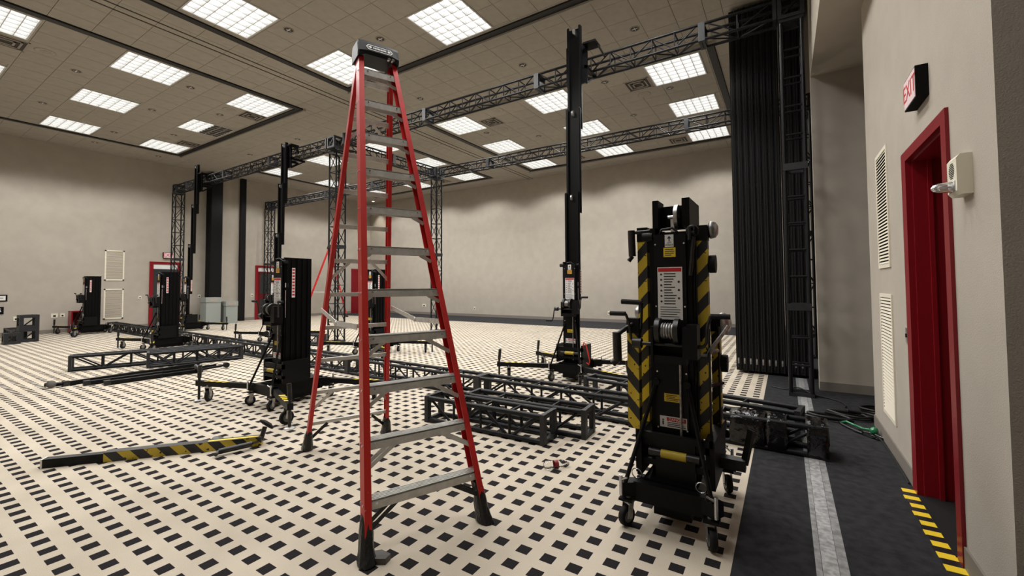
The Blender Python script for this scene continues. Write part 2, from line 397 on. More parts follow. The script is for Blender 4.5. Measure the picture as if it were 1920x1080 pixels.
for i, (x, y) in enumerate(LIGHTS):
    o = lt0 if i == 0 else copy_tree(lt0)
    o.location = (x, y, CZ)
    cn = ORD[LX.index(x)]
    if y > 8: lb = 'far louvred ceiling light, %s from left wall, %s row from far wall' % (cn, ORD[2-LYf.index(y)])
    else: lb = 'near louvred ceiling light, %s from left wall, %s row before the truss' % (cn, rown[y])
    if (x, y) == (-15.74, 6.29): lb = 'half dark louvred ceiling light of the near left field'
    tag(o, lb, 'light', 'louvred ceiling lights')
    if (x, y) == (-15.74, 6.29):
        for ch in list(o.children):
            if ch.type == 'LIGHT':
                l2 = ch.data.copy(); ch.data = l2; l2.size_y = .55; l2.energy = LAMP_W*.5; ch.location.y = -.28
            elif ch.name.startswith('lamp_pan'):
                ch.data = B().box(-Lx+.02, Lx-.02, -Ly+.02, .05, .105, .115).mesh('lamp_pan', 'pan')
                B().box(-Lx+.02, Lx-.02, .05, Ly-.02, -.016, .115).build('dead_pan', 'brown', o, 'dark unlit half')
# round downlights, speaker grilles, square vents
def downlight(x, y, lb):
    t = thing('downlight', lb, 'downlight', (x, y, CZ), 0, 'round downlights in the tile ceiling')
    B().lathe([(.105, 0), (.105, -.008), (.085, -.008), (.08, .0), (.075, .012)], 20).build('ring', 'vent', t)
    B().cyl((0,0,-.002), (0,0,.004), .082, 20).build('reflector', 'brown', t)
    B().beam((-.06, 0, -.006), (.06, 0, -.006), .02, .006).beam((0, -.05, -.007), (0, .05, -.007), .012, .006).build('lamp', 'louv', t)
DL = [(-8.294,4.729),(-7.006,5.943),(-2.441,8.485),(-5.066,8.474),(-8.359,8.481),(-14.098,2.916),(-12.834,4.76),(-15.395,4.774),(-17.332,2.939),(-18.672,4.801),(-20.543,4.776),(-14.151,6.008),(-17.336,5.983),(-20.678,6.649),(-14.27,8.51),(-17.488,8.512),(-3.753,10.338),(-2.437,11.585),(-3.774,12.861),(-7.067,12.868),(-8.391,11.625)]
rows_ = [2.93, 4.76, 5.97, 6.65, 8.49, 10.34, 11.6, 12.87]
rid = lambda p: min(range(8), key=lambda k: abs(rows_[k]-p[1]))
for p in DL:
    mates = sorted(q_[0] for q_ in DL if rid(q_) == rid(p))
    downlight(p[0], p[1], 'small round ceiling downlight, %s from left in the %s such row from the viewpoint' % (ORD[mates.index(p[0])], ORD[rid(p)]))
wd = thing('downlight', 'lit downlight washing the far left corner of the room', 'downlight', (-21.0, 17.35, CZ), 0, 'round downlights in the tile ceiling')
B().lathe([(.105, 0), (.105, -.008), (.085, -.008), (.08, .0), (.075, .012)], 20).build('ring', 'vent', wd); B().cyl((0,0,-.002), (0,0,.004), .082, 20).build('lamp', 'pan', wd)
sd = bpy.data.lights.new('corner_wash', 'SPOT'); sd.energy = 160; sd.spot_size = math.radians(75); sd.spot_blend = .6; sd.shadow_soft_size = .05; sd.color = (1, .95, .85)
so_ = bpy.data.objects.new('corner_wash', sd); COL.objects.link(so_); so_.parent = wd; so_.location = (0, 0, -.03)
for p, lb in (((-13.502,2.304), 'large round beige speaker grille near the left edge of the picture'), ((-13.533,5.993), 'round beige speaker grille by the near left field corner vent'), ((-7.027,10.301), 'round beige speaker grille just beyond the near beam'), ((-3.105,11.599), 'round beige speaker grille below the vent beside the brightest far light'), ((-7.733,11.643), 'round beige speaker grille between far beam and a far vent'), ((-18.018,5.976), 'round beige speaker grille beside the half dark light')):
    t = thing('speaker_grille', lb, 'speaker', (p[0], p[1], CZ), 0, 'round ceiling speaker grilles')
    B().lathe([(.17, 0), (.17, -.006), (.15, -.010), (0.001, -.010)], 24).build('rim', 'ceil', t)
    B().cyl((0,0,-.014), (0,0,-.009), .09, 20).build('grille', 'vent', t)
for p, lb in (((-13.6, 1.75), 'square ceiling air vent at the left edge beside a louvred light'), ((-13.48, 6.6), 'square ceiling air vent by the corner of the near left light field'), ((-18.0, 6.65), 'square ceiling air vent behind the half dark light'), ((-3.08, 10.95), 'square ceiling air vent just left of the brightest far light'), ((-7.68, 10.95), 'square ceiling air vent between two far lights above the truss'), ((-3.1, 16.0), 'square ceiling air vent near the far wall right end'), ((-7.0, 15.9), 'square ceiling air vent near the far wall behind the tall mast'), ((-14.1, 15.9), 'square ceiling air vent near the far left corner')):
    t = thing('air_vent', lb, 'vent', (p[0], p[1], CZ), 0, 'square ceiling vents')
    for k, (a, zz) in enumerate(((.31, -.006), (.22, -.012), (.13, -.018))):
        q = B()
        for sx, sy, ex, ey in ((-a, -a, a, -a+.035), (-a, a-.035, a, a), (-a, -a, -a+.035, a), (a-.035, -a, a, a)): q.box(sx, ex, sy, ey, zz, 0)
        q.build('vane_ring', 'vent', t)
    B().box(-.28, .28, -.28, .28, -.003, 0).build('backing', 'brown', t)
# A-direction double track groove
t = thing('trim_6', 'thin double partition track line across the ceiling', 'ceiling trim'); t['kind'] = 'structure'
for x in (-10.375, -10.175): B().box(x-.014, x+.014, YN, YF, CZ-.006, CZ+.02).build('track_slot', 'brown', t)

# ------------------------------------------------------------------ doors and wall fittings
d = thing('door_1', 'red doorway in the right wall with deep red jambs', 'door'); d['kind'] = 'structure'
X = XR
b = B(); b.box(X-.018, X+.02, 4.42, 4.55, 0, 2.62); b.build('frame_post', 'doorred', d)
b = B(); b.box(X-.018, X+.02, 3.43, 3.52, 0, 2.62); b.build('frame_post', 'doorred', d)
b = B(); b.box(X-.018, X+.02, 3.52, 4.42, 2.545, 2.62); b.build('frame_head', 'doorred', d)
B().box(X+.02, 1.15, 4.40, 4.47, 0, 2.58).build('jamb', 'doorred', d)
B().box(X+.10, X+.125, 4.375, 4.40, 0, 2.545).build('door_stop', 'doorred', d)
B().box(X+.02, 1.15, 3.47, 3.54, 0, 2.58).build('jamb', 'doorred', d)
B().box(X+.02, 1.15, 3.54, 4.40, 2.53, 2.58).build('head_jamb', 'doorred', d)
lf = B().box(1.03, 1.08, 3.545, 4.395, .012, 2.525).build('door_leaf', 'doordark', d)
b = B(); b.cyl((.985, 3.63, 1.07), (1.03, 3.63, 1.07), .022, 12); b.beam((.985, 3.62, 1.07), (.985, 3.75, 1.07), .02, .02); b.build('door_handle', 'dark', lf)
B().box(1.022, 1.03, 3.60, 3.66, .95, 1.22).build('lock_plate', 'dark', lf)
B().box(X-.02, 1.0, 3.54, 4.40, .001, .012).build('threshold', 'rubber', d)
def wall_louvre(name, label, y0, y1, z0, z1, n):
    t = thing(name, label, 'wall vent', (X, 0, 0)); 
    q = B(); fw = .035
    q.box(-.012, 0, y0, y1, z0, z0+fw).box(-.012, 0, y0, y1, z1-fw, z1).box(-.012, 0, y0, y0+fw, z0+fw, z1-fw).box(-.012, 0, y1-fw, y1, z0+fw, z1-fw)
    q.build('frame', 'slat', t)
    B().box(-.002, 0, y0+fw, y1-fw, z0+fw, z1-fw).build('backing', 'dark', t)
    p = (z1-z0-2*fw)/n; L = y1-y0-2*fw
    me = B().add([(-.011,0,0),(-.011,L,0),(-.003,L,p*.62),(-.003,0,p*.62),(-.013,0,0),(-.013,L,0),(-.005,L,p*.62),(-.005,0,p*.62)], [(0,1,2,3),(7,6,5,4),(0,4,5,1),(3,2,6,7),(0,3,7,4),(1,5,6,2)]).mesh('slat', 'slat')
    for k in range(n): link('slat', me, t, None, trm(0, y0+fw, z0+fw+p*(k+.12)))
wall_louvre('wall_louvre', 'upper beige wall louvre beside the red doorway', 5.17, 5.72, 1.75, 2.89, 34)
wall_louvre('wall_louvre', 'lower beige wall louvre above the baseboard beside the red doorway', 5.16, 5.73, .31, 1.5, 36)
# exit sign
t = thing('exit_sign', 'black boxed EXIT sign mounted above the red doorway', 'exit sign', (X, 3.945, 2.935))
B().box(-.065, 0, -.155, .155, -.105, .105).build('housing', 'dark', t)
B().box(-.068, -.064, -.145, .145, -.095, .095).build('face', 'exitface', t, 'pale lit face')
text('EXIT', .165, trm(-.069, 0, 0) @ Matrix(((0,0,-1,0),(-1,0,0,0),(0,1,0,0),(0,0,0,1))), 'redink', t)
# strobe alarm
t = thing('alarm_strobe', 'cream fire alarm horn strobe on the wall by the doorway', 'alarm', (X, 3.17, 2.165))
b = B(); b.prism([(-.045,-.105),(-.06,-.085),(-.06,.085),(-.045,.105),(0,.105),(0,-.105)], -.075, .075, Matrix(((1,0,0,0),(0,0,1,0),(0,1,0,0),(0,0,0,1)))); b.build('housing', 'cream', t)
b = B()
for k in range(9): 
    hw = math.sqrt(max(.0004, .042**2-((k-4)*.0095)**2)); b.box(-.0615, -.0595, -hw, hw, .028+(k-4)*.0095-.0022, .028+(k-4)*.0095+.0022)
b.build('horn_slots', 'dark', t)
B().box(-.062, -.058, -.05, .05, -.085, -.03).build('strobe_recess', 'dullsteel', t)
b = B(); b.lathe([(.001, .085), (.018, .075), (.026, .05), (.03, 0)], 12, trm(-.06, 0, -.055) @ rotm('Y', -PI/2)); b.build('strobe_lens', 'lens', t)
b = B(); b.lathe([(.001,.06),(.007,.055),(.007,0)], 10, trm(-.06, 0, -.055) @ rotm('Y', -PI/2)); b.build('strobe_tube', 'chrome', t)
t = thing('light_switch', 'small steel switch plate left of the red doorway', 'switch', (X, 4.64, 1.18))
B().box(-.006, 0, -.04, .04, -.06, .06).build('plate', 'dullsteel', t); B().box(-.014, -.006, -.008, .008, -.015, .015).build('toggle', 'dark', t)
t = thing('wall_bumper', 'small black fitting on the recess corner of the right wall', 'fitting', (X+.06, WC, 2.57))
B().cyl((0,0,-.06), (0,.03,-.06), .06, 14).build('disc', 'dark', t); B().cyl((0,.03,-.06), (0,.07,-.06), .03, 12).build('stem', 'rubber', t)
# hazard tape on the threshold
t = thing('hazard_tape', 'yellow and black striped floor tape across the red doorway', 'tape', (.77, 3.93, .002))
b = B()
for k in range(17):
    y0 = -.575+1.15*k/17
    wob = .006*math.sin(k*1.7)
    q = B().box(-.052+wob, .046+wob, y0, y0+1.15/17, 0, .003)
    q.build('tape_patch', 'yeltape' if k % 2 == 0 else 'blktape', t)
# left wall: vents, doors, signs, outlets
def left_vent(label, y0, y1, z0, z1):
    t = thing('wall_vent', label, 'wall vent', (XL, 0, 0)); f = .045
    B().box(0, .02, y0, y1, z0, z0+f).box(0, .02, y0, y1, z1-f, z1).box(0, .02, y0, y0+f, z0, z1).box(0, .02, y1-f, y1, z0, z1).build('frame', 'cream', t)
    B().box(0, .004, y0+f, y1-f, z0+f, z1-f).build('backing', 'vent', t)
    n = 24; p = (z1-z0-2*f)/n; q = B()
    for k in range(n): q.add([(.003,y0+f,z0+f+p*k),(.003,y1-f,z0+f+p*k),(.014,y1-f,z0+f+p*(k+.55)),(.014,y0+f,z0+f+p*(k+.55))], [(0,1,2,3)])
    q.build('slat_bank', 'slat', t)['kind'] = 'stuff'
left_vent('upper tall cream wall vent on the left wall', 5.46, 6.04, 1.87, 3.04)
left_vent('lower tall cream wall vent on the left wall above the floor', 5.46, 6.04, .39, 1.55)
def left_door(n, label, y0, y1, z1):
    t = thing('door_%d' % n, label, 'door', (XL, 0, 0)); t['kind'] = 'structure'
    for a in ((y0-.12, y0), (y1, y1+.12)): B().box(0, .06, a[0], a[1], 0, z1+.1).build('frame_post', 'doorred', t)
    B().box(0, .06, y0, y1, z1, z1+.1).build('frame_head', 'doorred', t)
    return t
t = left_door(2, 'dark glazed door in a red frame on the near left wall', 6.95, 7.78, 2.56)
B().box(.0, .03, 6.95, 7.78, 2.36, 2.56).build('transom_pane', 'white', t)
for y in (6.95,):
    l = B().box(.0, .04, y+.01, y+.82, 0, 2.36).build('door_leaf', 'doorgrey', t); B().box(.04, .05, y+.05, y+.76, 1.0, 1.06).build('push_bar', 'dullsteel', l)
t = left_door(3, 'dark glazed door in a red frame beyond the left partition stack', 11.1, 12.1, 2.55)
B().box(.0, .03, 11.1, 12.1, 2.35, 2.55).build('transom_pane', 'white', t)
l = B().box(.0, .04, 11.11, 12.09, 0, 2.35).build('door_leaf', 'doordark', t)
B().box(.04, .045, 11.2, 12.0, 1.25, 2.25).build('pane', 'doorgrey', l); B().box(.04, .045, 11.2, 12.0, .2, 1.0).build('pane', 'doorgrey', l)
t = left_door(4, 'solid red door near the far left corner', 16.62, 17.55, 2.55)
B().box(.0, .04, 16.63, 17.54, 0, 2.55).build('door_leaf', 'doorred', t)
def left_exit(label, y, z):
    t = thing('exit_sign', label, 'exit sign', (XL, y, z))
    B().box(0, .08, -.19, .19, -.12, .12).build('housing', 'dark', t); B().box(.08, .084, -.175, .175, -.105, .105).build('face', 'exitface', t)
    text('EXIT', .19, trm(.086, 0, 0) @ Matrix(((0,0,1,0),(1,0,0,0),(0,1,0,0),(0,0,0,1))), 'redink', t)
left_exit('small EXIT sign over the near left glazed door', 7.45, 2.94)
def plate(name, label, cat, pos, axis, w_, h_, inner='dark'):
    t = thing(name, label, cat, pos)
    if axis == 'x': B().box(0, .012, -w_/2, w_/2, -h_/2, h_/2).build('plate', 'cream', t); B().box(.012, .014, -w_*.2, w_*.2, -h_*.3, h_*.1).build('socket', inner, t)
    else: B().box(-w_/2, w_/2, -.012, 0, -h_/2, h_/2).build('plate', 'cream', t); B().box(-w_*.2, w_*.2, -.014, -.012, -h_*.3, h_*.1).build('socket', inner, t)
plate('wall_outlet', 'outlet plate on the left wall above the stacked truss corners', 'outlet', (XL, 3.27, .57), 'x', .13, .15)
plate('wall_outlet', 'outlet plate left of two on the left wall by the red box', 'outlet', (XL, 4.17, .62), 'x', .17, .15)
plate('wall_outlet', 'outlet plate right of two on the left wall by the red box', 'outlet', (XL, 4.37, .62), 'x', .12, .13)
plate('wall_switch', 'small dark switch plate on the left wall beside the near glazed door', 'switch', (XL, 6.55, 1.2), 'x', .09, .13)
plate('wall_switch', 'small switch plate on the white wall left of the glazed red door', 'switch', (XL, 10.85, 1.2), 'x', .12, .14)
plate('wall_switch', 'small switch plate beside the left black partition stack', 'switch', (XL, 8.62, 1.2), 'x', .12, .14)
plate('wall_outlet', 'far wall outlet plate right of the far truss column', 'outlet', (-13.71, YF, .42), 'y', .1, .16)
plate('wall_outlet', 'far wall outlet plate just right of the tall mast', 'outlet', (-6.45, YF, .40), 'y', .1, .16)
plate('wall_outlet', 'double far wall outlet plate seen between the ladder rails', 'outlet', (-17.3, YF, .5), 'y', .28, .16)
t = thing('wall_sign', 'black framed white sign on the left wall at the picture edge', 'sign', (XL, 2.92, 1.27))
B().box(0, .02, -.22, .14, -.11, .11).build('frame', 'dark', t); B().box(.02, .024, -.19, .10, -.075, .075).build('sheet', 'white', t); B().box(.024, .025, -.15, .05, -.01, .012).build('printed_line', 'ink', t)
t = thing('wall_sign', 'low black sign with a white S on the left wall at the picture edge', 'sign', (XL, 2.85, .86))
B().box(0, .02, -.22, .14, -.12, .12).build('board', 'dark', t)
text('S', .17, trm(.022, .05, 0) @ Matrix(((0,0,1,0),(1,0,0,0),(0,1,0,0),(0,0,0,1))), 'white', t)
t = thing('red_box', 'open red box standing at the foot of the left wall', 'box', (XL+.5, 4.72, 0))
b = B(); b.box(-.2, .2, -.27, -.23, 0, .78).box(-.2, .2, .23, .27, 0, .78).box(-.2, .2, -.23, .23, .74, .78).box(-.2, .2, -.23, .23, 0, .04); b.build('shell', 'doorred', t)
B().box(-.2, -.18, -.23, .23, .04, .74).build('back_panel', 'doordark', t)
# pale jamb strip on left wall + small items
struct(B().box(XL, XL+.22, 10.22, 10.42, 0, CZ-.0).build('trim_7', 'panel'), 'tall dark partition jamb on the left wall', 'jamb')

# ------------------------------------------------------------------ folding partition stacks
def stack(label, x0, x1, n, y0, y1, face):
    p = (x1-x0)/n
    for k in range(n):
        t = thing('partition_panel', '%s, %s panel from its left edge' % (label, ORD[k]), 'partition', (x0+p*k, y0, .05), 0, label)
        B().box(.004, p-.004, 0, y1-y0, 0, CZ-.12).build('panel', 'panel', t)
        B().box(p*.30, p*.36, -.012, 0, .05, CZ-.15).build('edge_trim', 'trimgrey', t)
        B().box(p*.62, p*.80, -.02, 0, .0, CZ-.12).build('edge_seal', 'rubber', t)
        B().box(p*.30, p*.55, -.016, 0, .12, .22).build('floor_latch', 'dullsteel', t)
stack('tall black folding partition panel stacked at the right', -.79, .365, 12, 8.82, 10.0, -1)
stack('tall black folding partition panel stacked at the left wall', XL+.03, XL+.56, 5, 8.82, 9.26, -1)

# ------------------------------------------------------------------ big red stepladder
ZS = .3156
def make_ladder(label):
    t = thing('stepladder', label, 'ladder')
    zt = 3.60
    fy = lambda z: -1.05+1.235*z/3.69
    ry = lambda z: 1.05-.865*z/3.69
    fx = lambda z: .415-.255*z/3.65
    rx = lambda z: .412-.255*z/3.65
    def channel(sx, yf, xf, depth, fl, name, web, m='red'):
        q = B(); th = .007
        for za, zb in ((.05, zt),):
            pa, pb = Vector((sx*xf(za), yf(za), za)), Vector((sx*xf(zb), yf(zb), zb))
            prof = [(0,-depth/2),(0,depth/2),(-fl,depth/2),(-fl,depth/2-th),(-th,depth/2-th),(-th,-depth/2+th),(-fl,-depth/2+th),(-fl,-depth/2)]
            prof = [(u*sx, v) for u, v in prof]
            vs = [pa+Vector((u, v, 0)) for u, v in prof]+[pb+Vector((u, v, 0)) for u, v in prof]
            n = 8; fs = [(k, (k+1) % n, n+(k+1) % n, n+k) for k in range(n)]
            if sx < 0: fs = [tuple(reversed(f)) for f in fs]
            q.add(vs, fs)
        return q.build(name, m, t)
    fr = {}
    for s in (-1, 1):
        fr[s] = channel(s, fy, fx, .095, .042, 'front_rail', 0, 'scuff' if s < 0 else 'red')
        channel(s, ry, rx, .07, .035, 'rear_rail', 0)
    for k in range(1, 12):
        z = ZS*k; x = fx(z)-.004; y = fy(z)
        st = B()
        st.box(-x, x, y-.045, y+.045, z-.008, z-.003)
        st.box(-x, x, y-.045, y-.040, z-.055, z-.003).box(-x, x, y+.040, y+.045, z-.055, z-.003)
        for j in range(5): st.box(-x, x, y-.038+j*.018, y-.032+j*.018, z-.003, z+.002)
        so = st.build('step', 'alu', t)
        q = B(); 
        for s in (-1, 1):
            for yy in (-.043, .043):
                rz_ = z-.015
                q.cyl((s*(x+.001), y+yy*.6, rz_-.012), (s*(x+.010), y+yy*.6, rz_-.012), .008, 8)
            q.cyl((s*(x-.07), y-.049, z-.02), (s*(x-.07), y-.044, z-.02), .007, 8)
        q.build('rivets', 'chrome', so)
        for s in (-1, 1):
            L = min(.20, x*.55) if k < 5 else .085; dz_ = .16 if k < 5 else .10; q = B()
            for yy in ((-.03, .03) if k < 3 else (0.028,)):
                q.beam((s*(x-L), y+yy, z-.05), (s*(fx(z-dz_)-.012), fy(z-dz_)+yy, z-dz_), .004, .028, up=(0,0,1))
            q.build('knee_brace', 'tape' if k == 1 else 'alu', t)
        zr = z-.04; xr = rx(zr)-.004; yr = ry(zr)
        q = B(); q.box(-xr, xr, yr-.003, yr+.003, zr-.035, zr+.004).box(-xr, xr, yr-.03, yr+.003, zr, zr+.004); q.build('rear_brace', 'alu', t)
        if k in (1, 2, 6, 10):
            for s in (-1, 1):
                q = B().beam((s*(xr-.17), yr-.006, zr-.03), (s*(rx(zr-.2)-.01), ry(zr-.2)-.006, zr-.2), .004, .028); q.build('knee_brace', 'tape' if k == 1 else 'alu', t)
    # spreaders
    for s in (-1, 1):
        zs = 1.30; a = Vector((s*(fx(zs)+.012), fy(zs)+.04, zs+.02)); c_ = Vector((s*(rx(zs)+.012), ry(zs)-.03, zs+.08)); m_ = (a+c_)/2-Vector((0, 0, .05))
        q = B().beam(a, m_, .005, .04).beam(m_, c_, .005, .04); q.cyl(m_-Vector((.012,0,0)), m_+Vector((.012,0,0)), .018, 10); q.build('spreader', 'alu', t)
    # top cap
    yc = (fy(zt)+ry(zt))/2
    cap = B(); sec = [(-.165,-.055),(-.178,-.02),(-.15,.05),(-.12,.08),(.12,.08),(.15,.05),(.165,-.02),(.15,-.055)]
    xs_ = [(-.235, .86), (-.225, 1.), (-.15, 1.06), (.15, 1.06), (.225, 1.), (.235, .86)]
    vs = []
    for xx, sc in xs_:
        for yy, zz in sec: vs.append((xx*.77, yc+yy*.68*sc, zt+.045+zz*(sc if zz > 0 else (1.35 if abs(xx) > .2 else .9))))
    n = len(sec); fs = [(i*n+k, i*n+(k+1) % n, (i+1)*n+(k+1) % n, (i+1)*n+k) for i in range(len(xs_)-1) for k in range(n)]
    fs += [tuple(reversed(range(n))), tuple(range((len(xs_)-1)*n, len(xs_)*n))]
    fs = [tuple(reversed(f)) for f in fs]
    cap.add(vs, fs); cp = cap.build('top_cap', 'capblk', t)
    yl = yc-.118; Mx = trm(0, yl, zt+.060) @ rotm('X', PI/2-.28) @ Matrix.Diagonal((.78, .85, 1, 1))
    q = B()
    hexo = [(-.15,0),(-.125,.03),(.125,.03),(.15,0),(.125,-.03),(-.125,-.03)]; hexi = [(x_*.93, y_*.78) for x_, y_ in hexo]
    for k in range(6):
        k2 = (k+1) % 6; q.add([(*hexo[k], .006), (*hexo[k2], .006), (*hexi[k2], .006), (*hexi[k], .006)], [(0, 1, 2, 3)], False, Mx)
    for sgn in (-1, 1): q.add([(sgn*.13, 0, .007), (sgn*.10, .016, .007), (sgn*.085, 0, .007), (sgn*.10, -.016, .007)], [(0,1,2,3) if sgn < 0 else (3,2,1,0)], False, Mx)
    for k in range(9): q.box(-.07+k*.0165, -.058+k*.0165, -.010, .010, .006, .007, Mx)
    q.build('logo_plate', 'white', cp, 'white outlined long hexagon emblem')
    b_ = B(); b_.cyl((.12, yc-.125, zt+.004), (.12, yc-.10, zt+.004), .014, 10).cyl((.085, yc-.125, zt+.004), (.085, yc-.10, zt+.004), .014, 10); b_.build('bolts', 'chrome', cp)
    # taped feet
    for s in (-1, 1):
        for yf, xf, nm in ((fy, fx, 'front_foot'), (ry, rx, 'rear_foot')):
            q = B(); z1 = .24 if nm[0] == 'f' else .19
            prof = []
            rng = random.Random(int(s*10+len(nm)*7))
            levels = [0, .012, .05, .1, .15, z1-.03, z1]; rad = [.062, .068, .058, .052, .046, .042, .030]
            rings = []
            for z, r_ in zip(levels, rad):
                ring = []
                for a in range(12):
                    an = 2*PI*a/12; k_ = 1+rng.uniform(-.09, .09); sx_ = 1.0/max(abs(math.cos(an)), abs(math.sin(an)))**.5
                    ring.append((s*(xf(z)-.02)+r_*.78*k_*math.cos(an)*sx_, yf(z)+r_*1.12*k_*math.sin(an)*sx_, z))
                rings.append(ring)
            vs = [p for r_ in rings for p in r_]; m_ = 12
            q.add(vs, [(i*m_+k, i*m_+(k+1) % m_, (i+1)*m_+(k+1) % m_, (i+1)*m_+k) for i in range(len(rings)-1) for k in range(m_)]+[tuple(reversed(range(m_))), tuple(range((len(rings)-1)*m_, len(rings)*m_))])
            q.build(nm, 'tape', t, 'foot wrapped in black tape')
            if nm[0] == 'f' and s < 0:
                q = B(); q.add([(-.44,-1.10,.0),(-.36,-1.10,.0),(-.33,-.99,.0),(-.42,-.99,.0),(-.43,-1.08,.07),(-.38,-1.08,.06),(-.37,-1.02,.05),(-.42,-1.02,.06)], [(0,3,2,1),(4,5,6,7),(0,1,5,4),(1,2,6,5),(2,3,7,6),(3,0,4,7)])
                q = B().prism([(-.40,-1.07),(-.31,-1.13),(-.27,-1.10),(-.30,-1.03),(-.38,-1.0)], 0, .035); q.build('shoe_pad', 'orangecone', t)
    return t
LAD = make_ladder('tall red fibreglass stepladder with aluminium steps in the foreground')
LAD.location = (-2.889, 2.467, 0); LAD.rotation_euler = (0, 0, math.atan2(.918, .397))
l2 = copy_tree(LAD); l2.location = (-20.35, 13.75, 0); l2.rotation_euler = (0, 0, math.radians(-33)); l2['label'] = 'distant red stepladder standing open by the far left corner'
LAD['group'] = 'red stepladders'; l2['group'] = 'red stepladders'

# ------------------------------------------------------------------ box trusses
def truss(label, p0, p1, size=.305, panel=.38, group='black box trusses', up=(0,0,1), name='box_truss', r=.024, br=.012, style='full', plates=True, n=8):
    """p0,p1 = centre line of the bottom face (horizontal) or of the section (vertical)"""
    p0, p1 = Vector(p0), Vector(p1); d = p1-p0; L = d.length; d.normalize()
    vert = abs(d.z) > .9
    if vert: yv = Vector((0, 1, 0)); yv = Vector((-math.sin(VR), math.cos(VR), 0)); zv = d.cross(yv)
    else: zv = Vector((0,0,1)); yv = zv.cross(d)
    Mx = Matrix((d, yv, zv)).transposed().to_4x4(); Mx.translation = p0
    t = thing(name, label, 'truss', group=group, Mx=Mx)
    h = size/2-r; z0 = (-size/2+r) if vert else r; z1 = z0+2*h
    C = [(-h, z0), (h, z0), (h, z1), (-h, z1)]
    e = .045 if plates else 0
    for (y, z) in C: rod('chord', (e, y, z), (L-e, y, z), r, 'truss', t, n)
    if plates:
        for x0, x1 in ((0, .05), (L-.05, L)):
            q = B(); W = .062; o_ = size/2; zb = z0-r; zt_ = z1+r
            q.box(x0, x1, -o_, -o_+W, zb, zt_).box(x0, x1, o_-W, o_, zb, zt_).box(x0+.004, x1-.004, -o_+W, o_-W, zb, zb+W*.8).box(x0+.004, x1-.004, -o_+W, o_-W, zt_-W*.8, zt_)
            q.build('end_frame', 'plate', t)
    m = max(1, round((L-.1)/panel)); st = (L-.1)/m
    for f in range(4):
        a, b_ = C[f], C[(f+1) % 4]
        for k in range(m+1):
            x = .05+st*k
            if 0 < k < m or not plates:
                rod('brace', (x, *a), (x, *b_), br, 'truss', t, 6)
            if k < m and style == 'full' and (vert or f in (1, 3) or (f == 0 and p0.z > 2)):
                q0, q1 = (a, b_) if (k+(f >= 2)) % 2 else (b_, a)
                rod('brace', (x+.02, *q0), (x+st-.02, *q1), br, 'truss', t, 6)
    return t
VR = 0.0
def run(p0, p1, cuts, lab, **k):
    p0, p1 = Vector(p0), Vector(p1); out = []
    for i in range(len(cuts)-1):
        out.append(truss(lab(i), p0.lerp(p1, cuts[i]), p0.lerp(p1, cuts[i+1]), **k))
    return out
def junction(label, c, s=.33, m='plate'):
    t = thing('truss_corner', label, 'truss corner', c, 0, 'truss corner blocks'); h = s/2; w_ = .05 if c[2] > 1 else .085
    for a in (-h, h-w_):
        q = B()
        for u in (-h, h-w_): q.box(a, a+w_, u, u+w_, 0, s)
        q.build('post', m, t)
    for z in (0, s-w_):
        q = B()
        for a in (-h, h-w_): q.box(a, a+w_, -h+w_, h-w_, z, z+w_).box(-h+w_, h-w_, a, a+w_, z, z+w_)
        q.build('ring', m, t)
    q = B().beam((-h+.03, -h+.03, .03), (h-.03, -h+.03, s-.03), .03, .03).beam((-h+.03, h-.03, s-.03), (h-.03, h-.03, .03), .03, .03).beam((h-.03, -h+.03, .03), (h-.03, h-.03, s-.03), .03, .03); q.build('gusset', 'truss', t)
    return t
ZB = 5.52; YB = 7.52
cut = lambda n: [i/n for i in range(n+1)]
GB = 'overhead beam truss segments'
NB = [-.02, -1.05, -4.1, -7.15, -10.2]
for i in range(4): truss('near overhead black truss beam, %s segment from the right tower' % ORD[i], (NB[i], YB, ZB), (NB[i+1], YB, ZB), group=GB)
junction('black corner block joining near beam and cross beam above the middle column', (-10.72, YB, ZB-.01))
NB2 = [-10.95, -14.0, -17.05, -20.1, -21.0]
for i in range(4): truss('near overhead black truss beam, %s segment left of the middle column' % ORD[i], (NB2[i], YB, ZB), (NB2[i+1], YB, ZB), group=GB)
junction('black corner block at the left end of the near beam', (-21.17, YB, ZB-.01))
YFB = 11.42; ZF = 5.46
FB = [.55, -2.0, -5.05, -8.1, -10.2]
for i in range(4): truss('far overhead black truss beam, %s segment from the right end' % ORD[i], (FB[i], YFB, ZF), (FB[i+1], YFB, ZF), group=GB)
junction('black corner block of the far beam above the far middle column', (-10.45, YFB, ZF-.01))
FB2 = [-10.7, -13.75, -16.8, -19.85, -21.3]
for i in range(4): truss('far overhead black truss beam, %s segment left of the far middle column' % ORD[i], (FB2[i], YFB, ZF), (FB2[i+1], YFB, ZF), group=GB)
junction('black corner block at the left end of the far beam', (-21.46, YFB, ZF-.01))
truss('near half of the cross beam truss linking the two overhead beams', (-10.72, YB+.18, ZB), (-10.58, 9.45, ZB-.03), group=GB)
truss('far half of the cross beam truss linking the two overhead beams', (-10.58, 9.45, ZB-.03), (-10.45, YFB-.18, ZF), group=GB)
GC = 'upright truss column sections'
def column(x, y, zs, lab, size=.305, panel=.5, **k):
    for i in range(len(zs)-1):
        truss(lab % ['lowest', 'second lowest', 'third', 'upper'][i], (x, y, zs[i]), (x, y, zs[i+1]), size=size, panel=panel, group=GC, name='truss_column', **k)
column(.157, YB, [0, 1.27, 3.3, 5.5], 'ladder-like black truss tower at the right, %s section', panel=.42, style='rungs', r=.026, br=.017)
junction('black corner block on top of the right truss tower', (.157, YB, 5.5))
column(.40, 11.42, [0, 2.7, 5.44], 'right far truss column hidden behind the partition stack, %s section')
column(-10.98, 7.78, [0, 2.75, 5.5], 'middle near truss column behind the ladder, %s section', size=.36)
